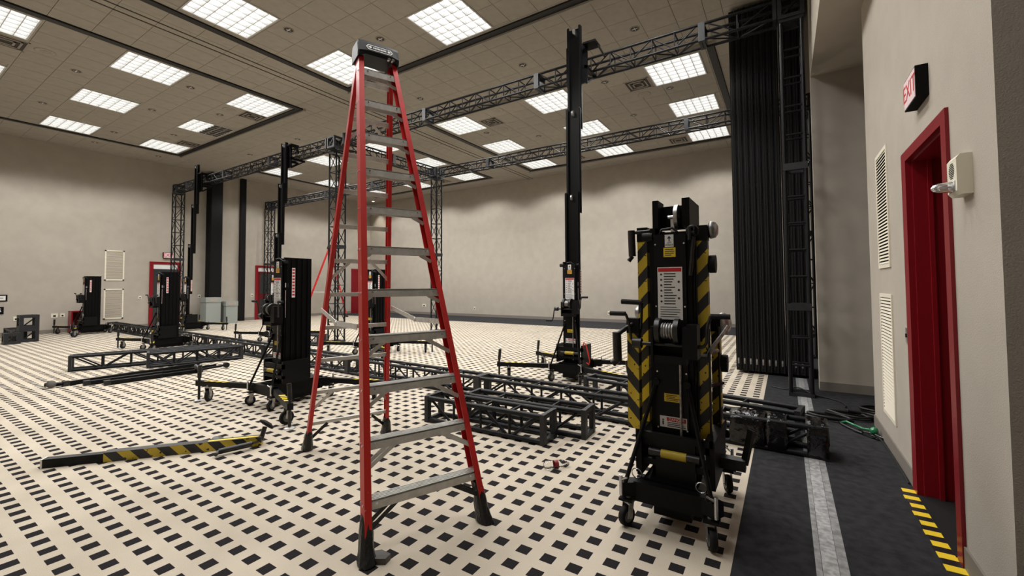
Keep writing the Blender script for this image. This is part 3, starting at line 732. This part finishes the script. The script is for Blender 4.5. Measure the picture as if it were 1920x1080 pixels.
column(-10.45, 11.42, [0, 2.7, 5.44], 'far middle truss column, %s section')
column(-21.17, YB, [0, 2.75, 5.5], 'left near truss column by the wall, %s section', size=.36)
column(-21.46, 11.42, [0, 2.7, 5.44], 'left far truss column before the glazed red door, %s section', size=.36)
# long run of truss lying on the floor
GF = 'trusses lying on the carpet'
fl0, fl1 = Vector((.30, 4.97, 0)), Vector((-21.5, 5.62, 0)); FLX = [.30, -.62, -3.76, -6.8, -9.85, -12.9, -15.95, -19.0, -21.5]
fl = lambda x: fl0.lerp(fl1, (x-.30)/(-21.8))
for i in range(8):
    lb = 'black truss of the long floor row, %s from the right' % ORD[i]
    if i == 0: lb = 'short floor truss wrapped in black plastic on the dark carpet'
    truss(lb, fl(FLX[i]), fl(FLX[i+1]), group=GF, panel=.42, r=.027, br=.015, n=12)
truss('black floor truss lying behind the near lift below the right tower', (.12, 5.42, 0), (-2.42, 5.86, 0), group=GF, panel=.5, r=.027, br=.015, n=12)
truss('short black floor truss in front, right of the ladder', (-3.63, 3.91, 0), (-2.06, 3.96, 0), group=GF, panel=.4, r=.027, br=.015, n=12)
truss('short black floor truss behind its twin, right of the ladder', (-3.30, 4.26, 0), (-1.78, 4.335, 0), group=GF, panel=.4, r=.027, br=.015, n=12)
truss('long black floor truss at left, its end frame toward the viewer', (-11.66, 2.44, 0), (-10.81, 4.93, 0), group=GF, panel=.45, r=.027, br=.015)
truss('short black floor truss lying against the longer one at left', (-10.80, 3.36, 0), (-10.34, 4.93, 0), group=GF, panel=.4, r=.027, br=.015)
truss('black floor truss at the foot of the middle near column', (-10.62, 7.10, 0), (-11.45, 6.98, 0), group=GF, panel=.45, r=.027, br=.015)
truss('low black floor truss against the left wall beside the stacked corners', (-21.5, 3.1, 0), (-19.4, 2.98, 0), group=GF, panel=.4)
junction('lower of two stacked black truss corners near the left wall', (-19.15, 3.1, 0), .4)
junction('upper of two stacked black truss corners near the left wall', (-19.15, 3.1, .4), .4)
junction('single black truss corner before the stacked pair at the left wall', (-18.75, 2.72, 0), .32)
# stretch wrap on the wrapped truss
def wrapped(label, x0, x1, seed):
    t = thing('plastic_wrap', label, 'plastic wrap', fl((x0+x1)/2), math.atan2(.65, -21.8)+PI, 'black plastic wraps on the floor truss'); rng = random.Random(seed)
    L = abs(x1-x0)/2; ns = 7; nr = 20; vs = []
    for i in range(ns):
        xx = -L+2*L*i/(ns-1)
        for k in range(nr):
            a = 2*PI*k/nr; c_, s_ = math.cos(a), math.sin(a); q = .160/max(abs(c_), abs(s_)); q *= 1+rng.uniform(-.035, .05)
            vs.append((xx+rng.uniform(-.01, .01), q*c_, max(.002, .155+q*s_)))
    fs = [(i*nr+k, i*nr+(k+1) % nr, (i+1)*nr+(k+1) % nr, (i+1)*nr+k) for i in range(ns-1) for k in range(nr)]
    B().add(vs, fs+[tuple(reversed(range(nr))), tuple(range((ns-1)*nr, ns*nr))], True).build('film', 'wrap', t)
wrapped('crumpled black plastic wrap at the end of the floor truss', .30, .14, 1)
wrapped('crumpled black plastic wrap around the middle of the wrapped floor truss', -.02, -.18, 2)
wrapped('widest crumpled black plastic wrap on the floor truss beside the near lift', -.20, -.50, 3)

# ------------------------------------------------------------------ mast lifts
def caster_mesh(R):
    wl = B().lathe([(R*.30, -.020), (R*.62, -.020), (R*.68, -.012), (R*.92, -.020), (R, -.012), (R, .012), (R*.92, .020), (R*.68, .012), (R*.62, .020), (R*.30, .020)], 20, rotm('Y', PI/2)).mesh('wheel', 'rubber')
    hb = B().cyl((-.022,0,0), (.022,0,0), R*.6, 16).mesh('hub', 'hub')
    fk = B(); fk.beam((-.027,0,-.012), (-.027,.02,R+.03), .004, R*.7, up=(0,1,0)).beam((.027,0,-.012), (.027,.02,R+.03), .004, R*.7, up=(0,1,0)).box(-.032, .032, -.02, .05, R+.025, R+.035).cyl((0,.02,R+.03), (0,.02,R+.06), .018, 10).cyl((-.034,0,0), (.034,0,0), .008, 8)
    return wl, hb, fk.mesh('fork', 'dullsteel')
CM = {}
def caster(parent, x, y, R, rz=0.):
    if R not in CM: CM[R] = caster_mesh(R)
    wl, hb, fk = CM[R]
    f = link('caster', fk, parent, None, trm(x, y, R) @ rotm('Z', rz))
    wo = link('wheel', wl, f); link('hub', hb, f); return f
def sticker(parent, x0, x1, z0, z1, kind, y=-.2225, seed=0):
    """label on the front cover (faces -Y)"""
    rng = random.Random(seed+int(z0*1000)); w_, h_ = x1-x0, z1-z0; cx_, cz_ = (x0+x1)/2, (z0+z1)/2
    base = {'white': 'white', 'lift': 'white', 'yellow': 'yel', 'orange': 'orange', 'danger': 'white'}[kind]
    o = B().box(x0, x1, y-.0015, y+.0005, z0, z1).build('sticker', base, parent, {'white': 'white instruction sticker with red header', 'lift': 'white lift point sticker with arrow', 'yellow': 'yellow caution sticker', 'orange': 'orange caution sticker', 'danger': 'white danger sticker with red band'}[kind])
    yy = y-.0022
    FR = Matrix(((1,0,0,0),(0,0,-1,0),(0,1,0,0),(0,0,0,1)))
    if kind == 'lift':
        q = B(); q.add([(cx_-w_*.25, yy, z1-h_*.32), (cx_+w_*.25, yy, z1-h_*.32), (cx_, yy, z1-h_*.10)], [(0,1,2)]).box(cx_-w_*.06, cx_+w_*.06, yy, yy+.0004, z1-h_*.55, z1-h_*.30); q.build('arrow', 'ink', o)
        text('LIFT', h_*.2, trm(cx_, yy, z0+h_*.34) @ FR, 'ink', o); text('POINT', h_*.2, trm(cx_, yy, z0+h_*.14) @ FR, 'ink', o)
    elif kind == 'white':
        B().box(x0+w_*.03, x1-w_*.03, yy, yy+.0004, z1-h_*.085, z1-h_*.015).build('red_header', 'redink', o)
        q = B(); n = 12
        for k in range(n):
            zc = z1-h_*(.125+.052*k); 
            if k % 2 == 0: q.cyl((x0+w_*.15, yy+.0004, zc-h_*.012), (x0+w_*.15, yy, zc-h_*.012), w_*.045, 10)
            if k > 2 and k % 3 == 0: q.cyl((x0+w_*.86, yy+.0004, zc), (x0+w_*.86, yy, zc), w_*.05, 10)
            q.box(x0+w_*.26, x0+w_*rng.uniform(.55, .78), yy, yy+.0004, zc-h_*.010, zc+h_*.010)
        for k in range(5): q.box(x0+w_*.1, x0+w_*rng.uniform(.7, .92), yy, yy+.0004, z0+h_*(.05+.045*k), z0+h_*(.062+.045*k))
        q.build('printed_lines', 'ink', o)
    elif kind == 'danger':
        B().box(x0+w_*.26, x1-w_*.03, yy, yy+.0004, z0+h_*.58, z1-h_*.08).build('red_band', 'redink', o)
        text('DANGER', h_*.34, trm(x0+w_*.62, yy-.0006, z0+h_*.75) @ FR, 'white', o)
        q = B(); q.cyl((x0+w_*.12, yy+.0004, z0+h_*.66), (x0+w_*.12, yy, z0+h_*.66), h_*.08, 8).box(x0+w_*.09, x0+w_*.15, yy, yy+.0004, z0+h_*.2, z0+h_*.56)
        for k in range(3): q.box(x0+w_*.28, x0+w_*(.95-.08*k), yy, yy+.0004, z0+h_*(.12+.15*k), z0+h_*(.19+.15*k))
        q.build('printed_lines', 'ink', o)
    else:
        q = B()
        for k in range(4): q.box(x0+w_*.12, x0+w_*rng.uniform(.6, .9), yy, yy+.0004, z0+h_*(.16+.2*k), z0+h_*(.24+.2*k))
        q.build('printed_lines', 'ink', o)
    return o
def crank(parent, p, dx, up):
    """folded crank arm with grip; p = shaft end"""
    x, y, z = p; q = B()
    e = (x+dx*.05, y-.03, z+up*.20)
    q.tube([p, (x+dx*.02, y-.01, z+up*.03), (x+dx*.03, y-.02, z+up*.14), e], .010, 8); c_ = q.build('crank_arm', 'lift3', parent)
    B().cyl(e, (e[0]+dx*.11, e[1], e[2]), .016, 10).build('crank_grip', 'rubber', c_)
def jack_leg(t, sx, sy, rear=False):
    """outrigger folded out: from socket to tip"""
    a = Vector((sx*.20, sy*.36, .245)); e = Vector((sx*1.16, sy*.70, .245)); d = (e-a).normalized()
    o = B().beam(a, e, .065, .07).build('outrigger', 'lift2', t)
    q = B(); Mx = trm(*a) @ Matrix((d, d.cross(Vector((0,0,1)))*-1, Vector((0,0,1)))).transposed().to_4x4()
    for k in range(4): q.add([(.50+.1*k, -.033, .0355), (.55+.1*k, -.033, .0355), (.58+.1*k, .033, .0355), (.53+.1*k, .033, .0355)], [(0, 1, 2, 3)], False, Mx)
    q.build('hazard_patches', 'yeltape', o)
    j = e-d*.03
    q = B(); q.cyl((j.x, j.y, .015), (j.x, j.y, .36), .017, 10).cyl((j.x, j.y, .32), (j.x+.02*sx*-1, j.y, .50), .026, 10); jo = q.build('jack_post', 'lift3', t)
    B().lathe([(.001,.02),(.03,.02),(.06,.006),(.065,0),(.001,0)], 16, trm(j.x, j.y, 0)).build('foot_pad', 'dullsteel', jo)
    c_ = e-d*.20; caster(t, c_.x, c_.y, .083, math.atan2(d.y, d.x)+.35)
    q = B().beam((c_.x, c_.y, .14), (c_.x, c_.y, .215), .05, .04); q.build('caster_mount', 'lift2', t)
def lift(label, loc, rz=0., rise=None, nsec=5, legs=True, group='black mast lifts', extras=True, body_top=2.0):
    t = thing('mast_lift', label, 'lift', loc, rz, group)
    W = .125
    # base
    q = B(); q.box(-.17, .17, -.34, .36, .13, .30).box(-.22, .22, -.40, -.30, .16, .285).box(-.22, .22, .28, .40, .16, .285).box(-.12, .12, -.28, .3, .05, .13); q.build('base_frame', 'lift', t)
    q = B(); q.box(-.24, .24, -.27, -.24, .50, .56).box(-.24, .24, -.27, -.24, .37, .41).box(-.24, -.21, -.27, .1, .30, .60).box(.21, .24, -.27, .1, .30, .60); q.build('handle_rack', 'lift2', t)
    for sx in (-1, 1):
        for sy in (-1, 1):
            q = B().beam((sx*.12, sy*.30, .235), (sx*.30, sy*.41, .235), .085, .09).box(sx*.26-.045, sx*.26+.045, sy*.42-.04, sy*.42+.04, .165, .18); q.build('socket', 'lift', t)
            q = B().cyl((sx*.29, sy*.45, .20), (sx*.29, sy*.45, .33), .012, 8).cyl((sx*.29, sy*.45, .30), (sx*.29-.05*sx, sy*.47, .33), .007, 6); q.build('lock_pin', 'chrome', t)
            caster(t, sx*.26, sy*.43, .065, .4*sx)
    # nested mast sections
    n = nsec; dp = .40/n
    for i in range(n):
        if rise and i >= len(rise): continue
        y0 = -.20+dp*i; z0 = .15+(rise[i] if rise else 0.); z1 = z0+(body_top-.15) + (.0 if rise else .0); w_ = W+.012*(1 if i == 0 else 0)
        q = B(); q.box(-w_, -w_+.018, y0, y0+dp*.96, z0, z1).box(w_-.018, w_, y0, y0+dp*.96, z0, z1).box(-w_+.018, w_-.018, y0+dp*.55, y0+dp*.78, z0, z1-.03)
        q.box(-w_-.010, -w_, y0+dp*.2, y0+dp*.5, z0, z1-.01).box(w_, w_+.010, y0+dp*.2, y0+dp*.5, z0, z1-.01)
        q.box(-w_+.018, -w_+.034, y0, y0+dp*.2, z0, z1).box(w_-.034, w_-.018, y0, y0+dp*.2, z0, z1)
        mo = q.build('mast_section', 'lift', t)
        if rise or i == n-1:
            q = B().cyl((-.012, y0+dp*.3, z1-.09), (.012, y0+dp*.3, z1-.09), .05, 16); q.build('pulley', 'dullsteel', mo)
    # front cover and labels
    fc = B().box(-.105, .105, -.222, -.205, .52, 1.95).build('front_cover', 'lift2', t)
    q = B()
    for zz in (.62, 1.0, 1.45, 1.88):
        for xx in (-.095, .095): q.cyl((xx, -.228, zz), (xx, -.220, zz), .006, 8)
    q.build('bolts', 'chrome', fc)
    sticker(fc, -.030, .028, 1.86, 1.945, 'lift'); sticker(fc, -.040, .040, 1.79, 1.855, 'yellow' if not extras else 'orange')
    sticker(fc, -.083, .080, 1.36, 1.72, 'white'); sticker(fc, -.052, .062, .80, .855, 'yellow'); sticker(fc, -.083, .093, .625, .70, 'danger')
    # winch
    w0 = B(); w0.box(-.10, .12, -.36, -.222, 1.08, 1.13).box(-.10, -.085, -.37, -.222, 1.08, 1.32).box(.10, .125, -.37, -.222, 1.08, 1.32).box(.125, .19, -.37, -.25, 1.12, 1.34); wn = w0.build('winch_housing', 'lift2', t)
    for xx in (-.075, .045): B().cyl((xx, -.31, 1.29), (xx+.03, -.31, 1.29), .085, 20).build('drum_flange', 'lift3', wn)
    q = B().cyl((-.05, -.31, 1.29), (.05, -.31, 1.29), .045, 16)
    for k in range(5): q.lathe([(.046, -.008), (.056, 0), (.046, .008)], 18, trm(-.034+.017*k, -.31, 1.29) @ rotm('Y', PI/2))
    q.build('cable_drum', 'dullsteel', wn)
    q = B().cyl((-.21, -.33, 1.20), (.22, -.33, 1.20), .012, 10).cyl((-.23, -.33, 1.20), (-.17, -.33, 1.20), .035, 14); q.build('winch_shaft', 'lift3', wn)
    crank(wn, (.22, -.33, 1.20), 1, 1); crank(wn, (-.22, -.33, 1.20), -1, -1 if rise else 1)
    q = B().cyl((.06, -.245, 1.10), (.06, -.245, .35), .008, 8); q.build('pull_rod', 'dullsteel', t)
    for sx in (-1, 1): 
        q = B().cyl((sx*.10, -.225, .93), (sx*.265, -.43, .28), .014, 10).cyl((sx*.10, -.22, .93), (sx*.10, -.25, .93), .024, 10); q.build('brace', 'lift2', t)
    q = B().cyl((-.19, -.19, 1.94), (-.12, -.19, 1.94), .030, 12).cyl((-.12, -.19, 1.94), (.12, -.19, 1.94), .012, 10).cyl((.12, -.19, 1.94), (.16, -.19, 1.94), .025, 12); q.build('top_roller', 'rubber', t)
    q = B().tube([(-.09, -.16, 1.93), (-.05, -.215, 1.985), (.02, -.215, 1.99), (.07, -.17, 1.94)], .008, 8); q.build('cable', 'cable', t)
    q = B().cyl((-.14, -.30, .47), (.18, -.30, .47), .026, 12); k_ = q.build('storage_tube', 'lift3', t)
    B().cyl((-.06, -.30, .47), (.10, -.30, .47), .0275, 12).build('sleeve_sticker', 'yel2', k_, 'yellow sleeve with black print')
    if extras:
        sl = B().box(W+.0125, W+.0145, -.10, -.055, 1.45, 1.86).build('side_sticker', 'white', t, 'tall white sticker with red lettering')
        q = B()
        for k in range(9): q.box(W+.0145, W+.0150, -.095, -.060, 1.475+.043*k, 1.50+.043*k)
        q.build('printed_letters', 'redink', sl)
        sl = B().box(W+.0125, W+.0145, -.19, -.165, 1.18, 1.55).build('side_sticker', 'white', t, 'narrow white strip sticker')
        q = B(); q.box(W+.0145, W+.0150, -.186, -.170, 1.20, 1.53); q.build('red_strip', 'redink', sl)
        B().box(W+.0125, W+.0145, -.195, -.155, 1.59, 1.65).build('side_sticker', 'white', t)
    if legs:
        for sx in (-1, 1):
            for sy in ((-1,) if legs == 'front' else (-1, 1)): jack_leg(t, sx, sy)
    if rise:
        zt_ = .15+rise[-1]+body_top-.15; zc = ZB
        q = B(); q.box(-.20, .20, .16, .20, zc-.32, zc+.40).box(-.20, -.15, .16, .62, zc-.07, zc-.01).box(.15, .20, .16, .62, zc-.07, zc-.01).beam((-.175, .19, zc-.32), (-.175, .58, zc-.06), .03, .03).beam((.175, .19, zc-.32), (.175, .58, zc-.06), .03, .03)
        q.build('fork_carriage', 'lift2', t)
        q = B().box(.17, .40, .05, .30, zc+.31, zc+.345).beam((.38, .2, zc+.33), (.52, .2, zc+.05), .05, .03); q.build('top_bracket', 'lift', t)
    return t
R4 = [0, 1.2, 2.7, 4.2]
L1 = lift('near collapsed black mast lift with striped outriggers folded upright', (-.67, 3.30, 0), 0, legs=False, extras=False, nsec=5, body_top=2.0)
L2 = lift('collapsed black mast lift with big flat side, just left of the ladder', (-5.90, 3.48, 0))
L3 = lift('tall raised black mast lift in the middle carrying the near beam', (-3.08, 6.88, 0), 0, R4)
L4 = lift('collapsed black mast lift seen between the ladder rails', (-8.30, 7.00, 0))
L5 = lift('raised black mast lift behind the flat sided lift', (-12.72, 7.10, 0), 0, [0, 1.2, 2.7, 3.95])
L6 = lift('collapsed black mast lift before the near left glazed door', (-13.72, 4.70, 0), legs='front')
L7 = lift('raised black mast lift at the far left beside the partition stack', (-18.62, 7.10, 0), 0, R4)
L8 = lift('collapsed black mast lift farthest left near the wall vents', (-20.45, 4.80, 0), legs='front')
# taller rear posts, pulley and upright outriggers of the near lift
q = B()
q.box(-.125, -.085, -.17, .0, 2.0, 2.20).box(.075, .125, -.17, .22, 2.0, 2.20).box(-.085, .075, -.05, .0, 2.0, 2.17); q.build('head_posts', 'lift', L1)
q = B().cyl((.02, -.11, 2.08), (.045, -.11, 2.08), .085, 24); pl = q.build('head_pulley', 'dullsteel', L1); B().cyl((-.03, -.11, 2.08), (.05, -.11, 2.08), .014, 10).box(-.012, .012, -.115, -.105, 1.97, 2.08).build('pulley_pin', 'chrome', pl)
def stowed(x, y, z0, z1, m, tw=.075, wheel=None):
    q = B().box(-tw/2, tw/2, -.035, .035, 0, z1-z0); o = q.build('outrigger', m, L1, 'upright outrigger with yellow and black hazard stripes'); o.location = (x, y, z0)
    B().box(-tw/2-.003, tw/2+.003, -.038, .038, z1-z0-.10, z1-z0+.005).build('end_collar', 'lift2', o)
    return o
stowed(.19, -.10, .56, 2.00, 'haz_v'); stowed(.235, .15, .50, 1.36, 'haz_v', .06)
stowed(-.225, -.05, .56, 2.02, 'haz_v', .07); stowed(-.245, -.25, .60, 1.36, 'haz_w', .08)
def knob(p, a, r): 
    return B().lathe([(.001, .045), (r*.5, .042), (r*.85, .028), (r, .0), (r*.9, -.012), (.02, -.014), (.001,-.014)], 20, trm(*p) @ a).build('foot_pad', 'dullsteel', L1)
knob((.245, -.06, 1.975), rotm('Y', PI/2), .062); knob((.275, .19, 1.31), rotm('Y', PI/2) @ rotm('X', .4), .085)
knob((-.26, -.02, 1.39), rotm('Y', -PI/2), .055)
for x, y, z in ((.25, -.06, 1.74), (.287, .15, 1.03)): 
    wh = B().cyl((-.02, 0, 0), (.02, 0, 0), .062, 18).build('stowed_wheel', 'rubber', L1); wh.location = (x, y, z)
q = B().tube([(-.16, -.12, 1.99), (-.25, -.14, 1.985), (-.285, -.15, 1.985)], .013).cyl((-.285, -.15, 2.0), (-.28, -.15, 1.81), .026, 12).cyl((-.28, -.15, 1.81), (-.305, -.16, 1.775), .017, 10); q.build('jack_crank', 'lift3', L1)
q = B().tube([(-.24, -.27, 1.33), (-.30, -.34, 1.28), (-.335, -.36, 1.25)], .016).cyl((-.335, -.36, 1.27), (-.33, -.36, 1.07), .030, 12).cyl((-.33, -.36, 1.08), (-.365, -.37, 1.05), .024, 10); q.build('jack_crank', 'lift3', L1)
q = B().cyl((-.15, -.38, 1.48), (-.29, -.38, 1.485), .018, 12).cyl((-.15, -.38, 1.48), (-.17, -.34, 1.30), .009, 8); q.build('winch_handle', 'rubber', L1)
q = B().cyl((.13, -.22, 1.99), (.13, -.22, 1.90), .012, 8).lathe([(.036, -.006), (.044, 0), (.036, .006)], 16, trm(.15, -.22, 1.96) @ rotm('X', PI/2)).cyl((.155, -.21, 1.92), (.13, -.21, 1.66), .014, 10); q.build('side_lever', 'lift3', L1)
q = B().tube([(.26, .0, 1.14), (.20, -.14, 1.13), (.24, -.16, 1.165), (.33, .0, 1.31)], .014).cyl((.145, -.24, 1.135), (.22, -.2, 1.13), .009, 8); q.build('jack_crank', 'dullsteel', L1)
for x in (.155, .228, .262): rodo = rod('guide_rod', (x, -.142+(.2 if x > .25 else 0), .60), (x, -.142+(.2 if x > .25 else 0), 1.90 if x < .2 else 1.30), .007, 'lift3', L1)
q = B().beam((.15, -.15, .90), (.28, .1, .90), .02, .02); q.build('cross_bar', 'lift3', L1)
q = B().box(-.215, .26, -.31, -.28, .56, .60).box(-.22, -.19, -.31, .2, .30, .60).box(.24, .27, -.31, .25, .30, .60).box(-.1, .15, -.29, -.26, .15, .56); q.build('front_rack', 'lift2', L1)
q = B().box(.27, .42, -.06, .02, .36, .43).beam((.41, -.02, .40), (.455, .02, .62), .05, .02); q.build('side_arm', 'lift3', L1)
for sx, sy in ((-1, -1), (1, -1), (1, 1)):
    q = B().lathe([(.030, -.004), (.036, 0), (.030, .004)], 16, trm(sx*.2, sy*.36-.03, .34) @ rotm('X', PI/2)); q.build('pull_ring', 'chrome', L1)
# red strap on the middle lift
q = B().tube([(.20, -.24, .34), (.235, -.25, .58), (.26, -.25, .66), (.30, -.25, .60), (.36, -.26, .36), (.34, -.26, .30), (.30, -.26, .33)], .011); q.build('red_strap', 'strap', L3, 'loose red ratchet strap')

# ------------------------------------------------------------------ loose outriggers on the carpet
a, e = Vector((-5.62, 1.04, 0)), Vector((-4.52, 2.36, 0)); d = e-a; L = d.length
t = thing('loose_outrigger', 'striped black and yellow outrigger lying on the carpet at left', 'outrigger', a, math.atan2(d.y, d.x), 'loose outriggers on the carpet')
o = B().box(.0, .46, -.036, .036, .001, .078).build('inner_tube', 'lift2', t); 
B().box(.44, L, -.043, .043, .001, .088).build('outer_tube', 'haz_h', t, 'tube with yellow and black hazard stripes')
B().box(.44, L-.01, -.044, .0435, .0882, .0890).build('top_face', 'lift3', t)
B().box(-.012, 0, -.038, .038, .001, .08).build('end_cap', 'white', t)
q = B().box(1.25, L-.03, -.02, .015, .0892, .0898); q.build('top_decal', 'yeltape', t)
q = B().cyl((L-.01, .0, .05), (L+.02, .02, .17), .022, 10); j = q.build('jack_post', 'lift3', t)
B().lathe([(.001,.03),(.04,.028),(.075,.012),(.08,0),(.07,-.01),(.001,-.012)], 20, trm(L+.03, .03, .19) @ rotm('X', -.5) @ rotm('Y', .6)).build('foot_pad', 'rubber', j)
q = B().cyl((L-.02, -.02, .045), (L-.06, -.12, .06), .012, 8).cyl((L-.06, -.12, .055), (L-.32, -.20, .04), .026, 12).cyl((L-.32, -.20, .04), (L-.33, -.25, .03), .018, 10); q.build('crank_handle', 'lift3', t)
q = B().lathe([(.001,.03),(.05,.02),(.06,0),(.05,-.02),(.001,-.025)], 16, trm(L-.42, .11, .055) @ rotm('Y', .3)); q.build('stowed_wheel', 'hub', t)
def pole(label, p0, p1, wheel0=False, wheel1=False, w_=.07):
    a, e = Vector(p0), Vector(p1); d = e-a; L = d.length
    t = thing('loose_outrigger', label, 'outrigger', a, math.atan2(d.y, d.x), 'loose outriggers on the carpet')
    B().box(0, L*.55, -w_/2, w_/2, .002, w_).build('outer_tube', 'lift2', t); B().box(L*.5, L, -w_/2+.008, w_/2-.008, .004, w_-.006).build('inner_tube', 'lift', t)
    q = B().box(-.02, .06, -w_/2-.008, w_/2+.008, .001, w_+.01); q.build('end_collar', 'lift3', t)
    if wheel0: 
        B().lathe([(.001,.02),(.03,.02),(.06,.008),(.062,0),(.001,-.006)], 18, trm(-.16, -.03, .066) @ rotm('X', 1.2)).build('foot_pad', 'orangecone', t); B().cyl((-.22, .03, .06), (.0, 0, .04), .03, 10).build('jack_post', 'lift', t)
    if wheel1:
        B().lathe([(.02,-.022),(.07,-.022),(.085,-.01),(.085,.01),(.07,.022),(.02,.022)], 18, trm(L-.10, -.06, .09) @ rotm('Y', PI/2-.5)).build('wheel', 'hub', t); B().cyl((L, 0, .05), (L+.42, .08, .06), .022, 10).build('jack_post', 'lift', t); B().cyl((L+.42, .04, .06), (L+.42, .12, .06), .05, 14).build('foot_pad', 'rubber', t)
pole('loose black outrigger with grey foot pad at the far left end', (-9.95, 2.03, 0), (-10.1, 4.0, 0), True, False)
pole('loose black outrigger lying nearest of the left bundle', (-9.42, 2.40, 0), (-9.32, 3.75, 0), False, True)
pole('middle loose black outrigger of the left bundle', (-9.70, 2.22, 0), (-9.62, 4.1, 0))

# ------------------------------------------------------------------ small things
t = thing('water_bottle', 'crumpled clear plastic water bottle lying on the carpet', 'bottle', (-1.74, 3.42, .034), math.radians(48))
prof = [(.001,-.10),(.024,-.10),(.032,-.09),(.033,-.05),(.029,-.045),(.033,-.035),(.028,-.015),(.030,.0),(.033,.03),(.030,.04),(.033,.055),(.024,.085),(.013,.10),(.012,.115),(.001,.115)]
B().lathe(prof, 18, rotm('Y', PI/2) @ rotm('Z', .3)).build('shell', 'bottle', t)
B().lathe([(.0335,-.012),(.0315,.0),(.0338,.025)], 18, rotm('Y', PI/2)).build('label_band', 'btlabel', t, 'torn dark red label band')
B().lathe([(.001,.13),(.014,.13),(.015,.128),(.015,.112)], 14, rotm('Y', PI/2)).build('cap', 'white', t)
for lb, x, y, h, w_ in (('taller grey waste bin beside the left partition stack', -21.05, 8.72, 1.15, .60), ('shorter grey waste bin right of the taller one', -20.85, 9.38, .97, .50)):
    t = thing('waste_bin', lb, 'bin', (x, y, 0), 0, 'grey waste bins')
    B().box(-w_/2+.02, w_/2-.02, -w_/2+.02, w_/2-.02, .0, h-.2).build('body', 'bin', t)
    B().box(-w_/2, w_/2, -w_/2, w_/2, h-.2, h).build('lid', 'bin', t); B().box(w_/2, w_/2+.004, -.16, .16, h-.16, h-.04).build('flap', 'vent', t)
def cord(label, pts, r=.009, n=60, cat='cable', m='cable'):
    P = [Vector(p) for p in pts]; out = []
    k = len(P)-1
    for i in range(k):
        p0, p1, p2, p3 = P[max(i-1,0)], P[i], P[i+1], P[min(i+2,k)]
        for j in range(max(3, n//k)):
            u = j/max(3, n//k)
            out.append(.5*((2*p1)+(p2-p0)*u+(2*p0-5*p1+4*p2-p3)*u*u+(3*p1-p0-3*p2+p3)*u**3))
    out.append(P[-1]); o = B().tube(out, r, 7).build('power_cable', m); tag(o, label, cat, 'cables on the dark carpet'); return o
cord('thin black cable crossing the floor track under the right tower', [(-.22, 7.85, .012), (-.05, 7.75, .012), (.12, 7.66, .07), (.3, 7.55, .02), (.55, 7.35, .012), (.62, 7.1, .012), (.6, 6.9, .012), (.75, 6.7, .012), (1.0, 6.5, .012), (1.25, 6.45, .012)])
cord('black cable running along the right wall baseboard', [(.73, 6.2, .01), (.77, 5.9, .01), (.79, 5.5, .01), (.795, 5.0, .01), (.79, 4.62, .01)], .007)
for k, (lb, cx_, cy_, rx_, ry_) in enumerate((('black cable coil heaped against the recess corner', .98, 6.95, .22, .16), ('black cable coil nearest the green cord', .62, 6.52, .22, .12), ('flat black cable heap beside the wrapped truss', .38, 6.32, .20, .09))):
    rng = random.Random(k); pts = []
    for j in range(20):
        an = j*.75; q_ = 1+rng.uniform(-.2, .2); pts.append((cx_+rx_*q_*math.cos(an), cy_+ry_*q_*math.sin(an), .012+.0035*j*(.5+.5*math.sin(an*.5)**2)))
    cord(lb, pts, .015, 130)
t = thing('power_strip', 'glossy green corded tool wrapped in plastic at the wall corner', 'tool', (.64, 6.02, 0), math.radians(-40))
B().tube([(-.22, .05, .02), (-.15, .03, .05), (-.05, .0, .045), (.05, -.02, .04), (.12, -.02, .05)], .013, 10).build('handle', 'green', t)
B().lathe([(.001,.05),(.02,.045),(.038,.02),(.042,0),(.028,-.02),(.001,-.025)], 9, trm(.15, -.01, .04) @ rotm('Y', .4)).build('head', 'green', t)
B().tube([(-.26, .07, .02), (-.18, .0, .015), (-.05, -.06, .015), (.1, -.10, .012)], .014, 8).build('cord', 'cable', t)
t = thing('plastic_scrap', 'torn clear plastic scrap lying below the green tool', 'scrap', (.70, 5.86, 0), math.radians(-50))
q = B(); rng = random.Random(5); vs = [(-.14+.28*i/6, -.05+.10*j/3, .003+rng.uniform(0, .018)) for i in range(7) for j in range(4)]
q.add(vs, [(i*4+j, (i+1)*4+j, (i+1)*4+j+1, i*4+j+1) for i in range(6) for j in range(3)]); q.build('sheet', 'wrap', t); B().tube([(-.14,.05,.01),(0,.06,.02),(.14,.05,.01)], .004, 6).build('curled_edge', 'dullsteel', t)
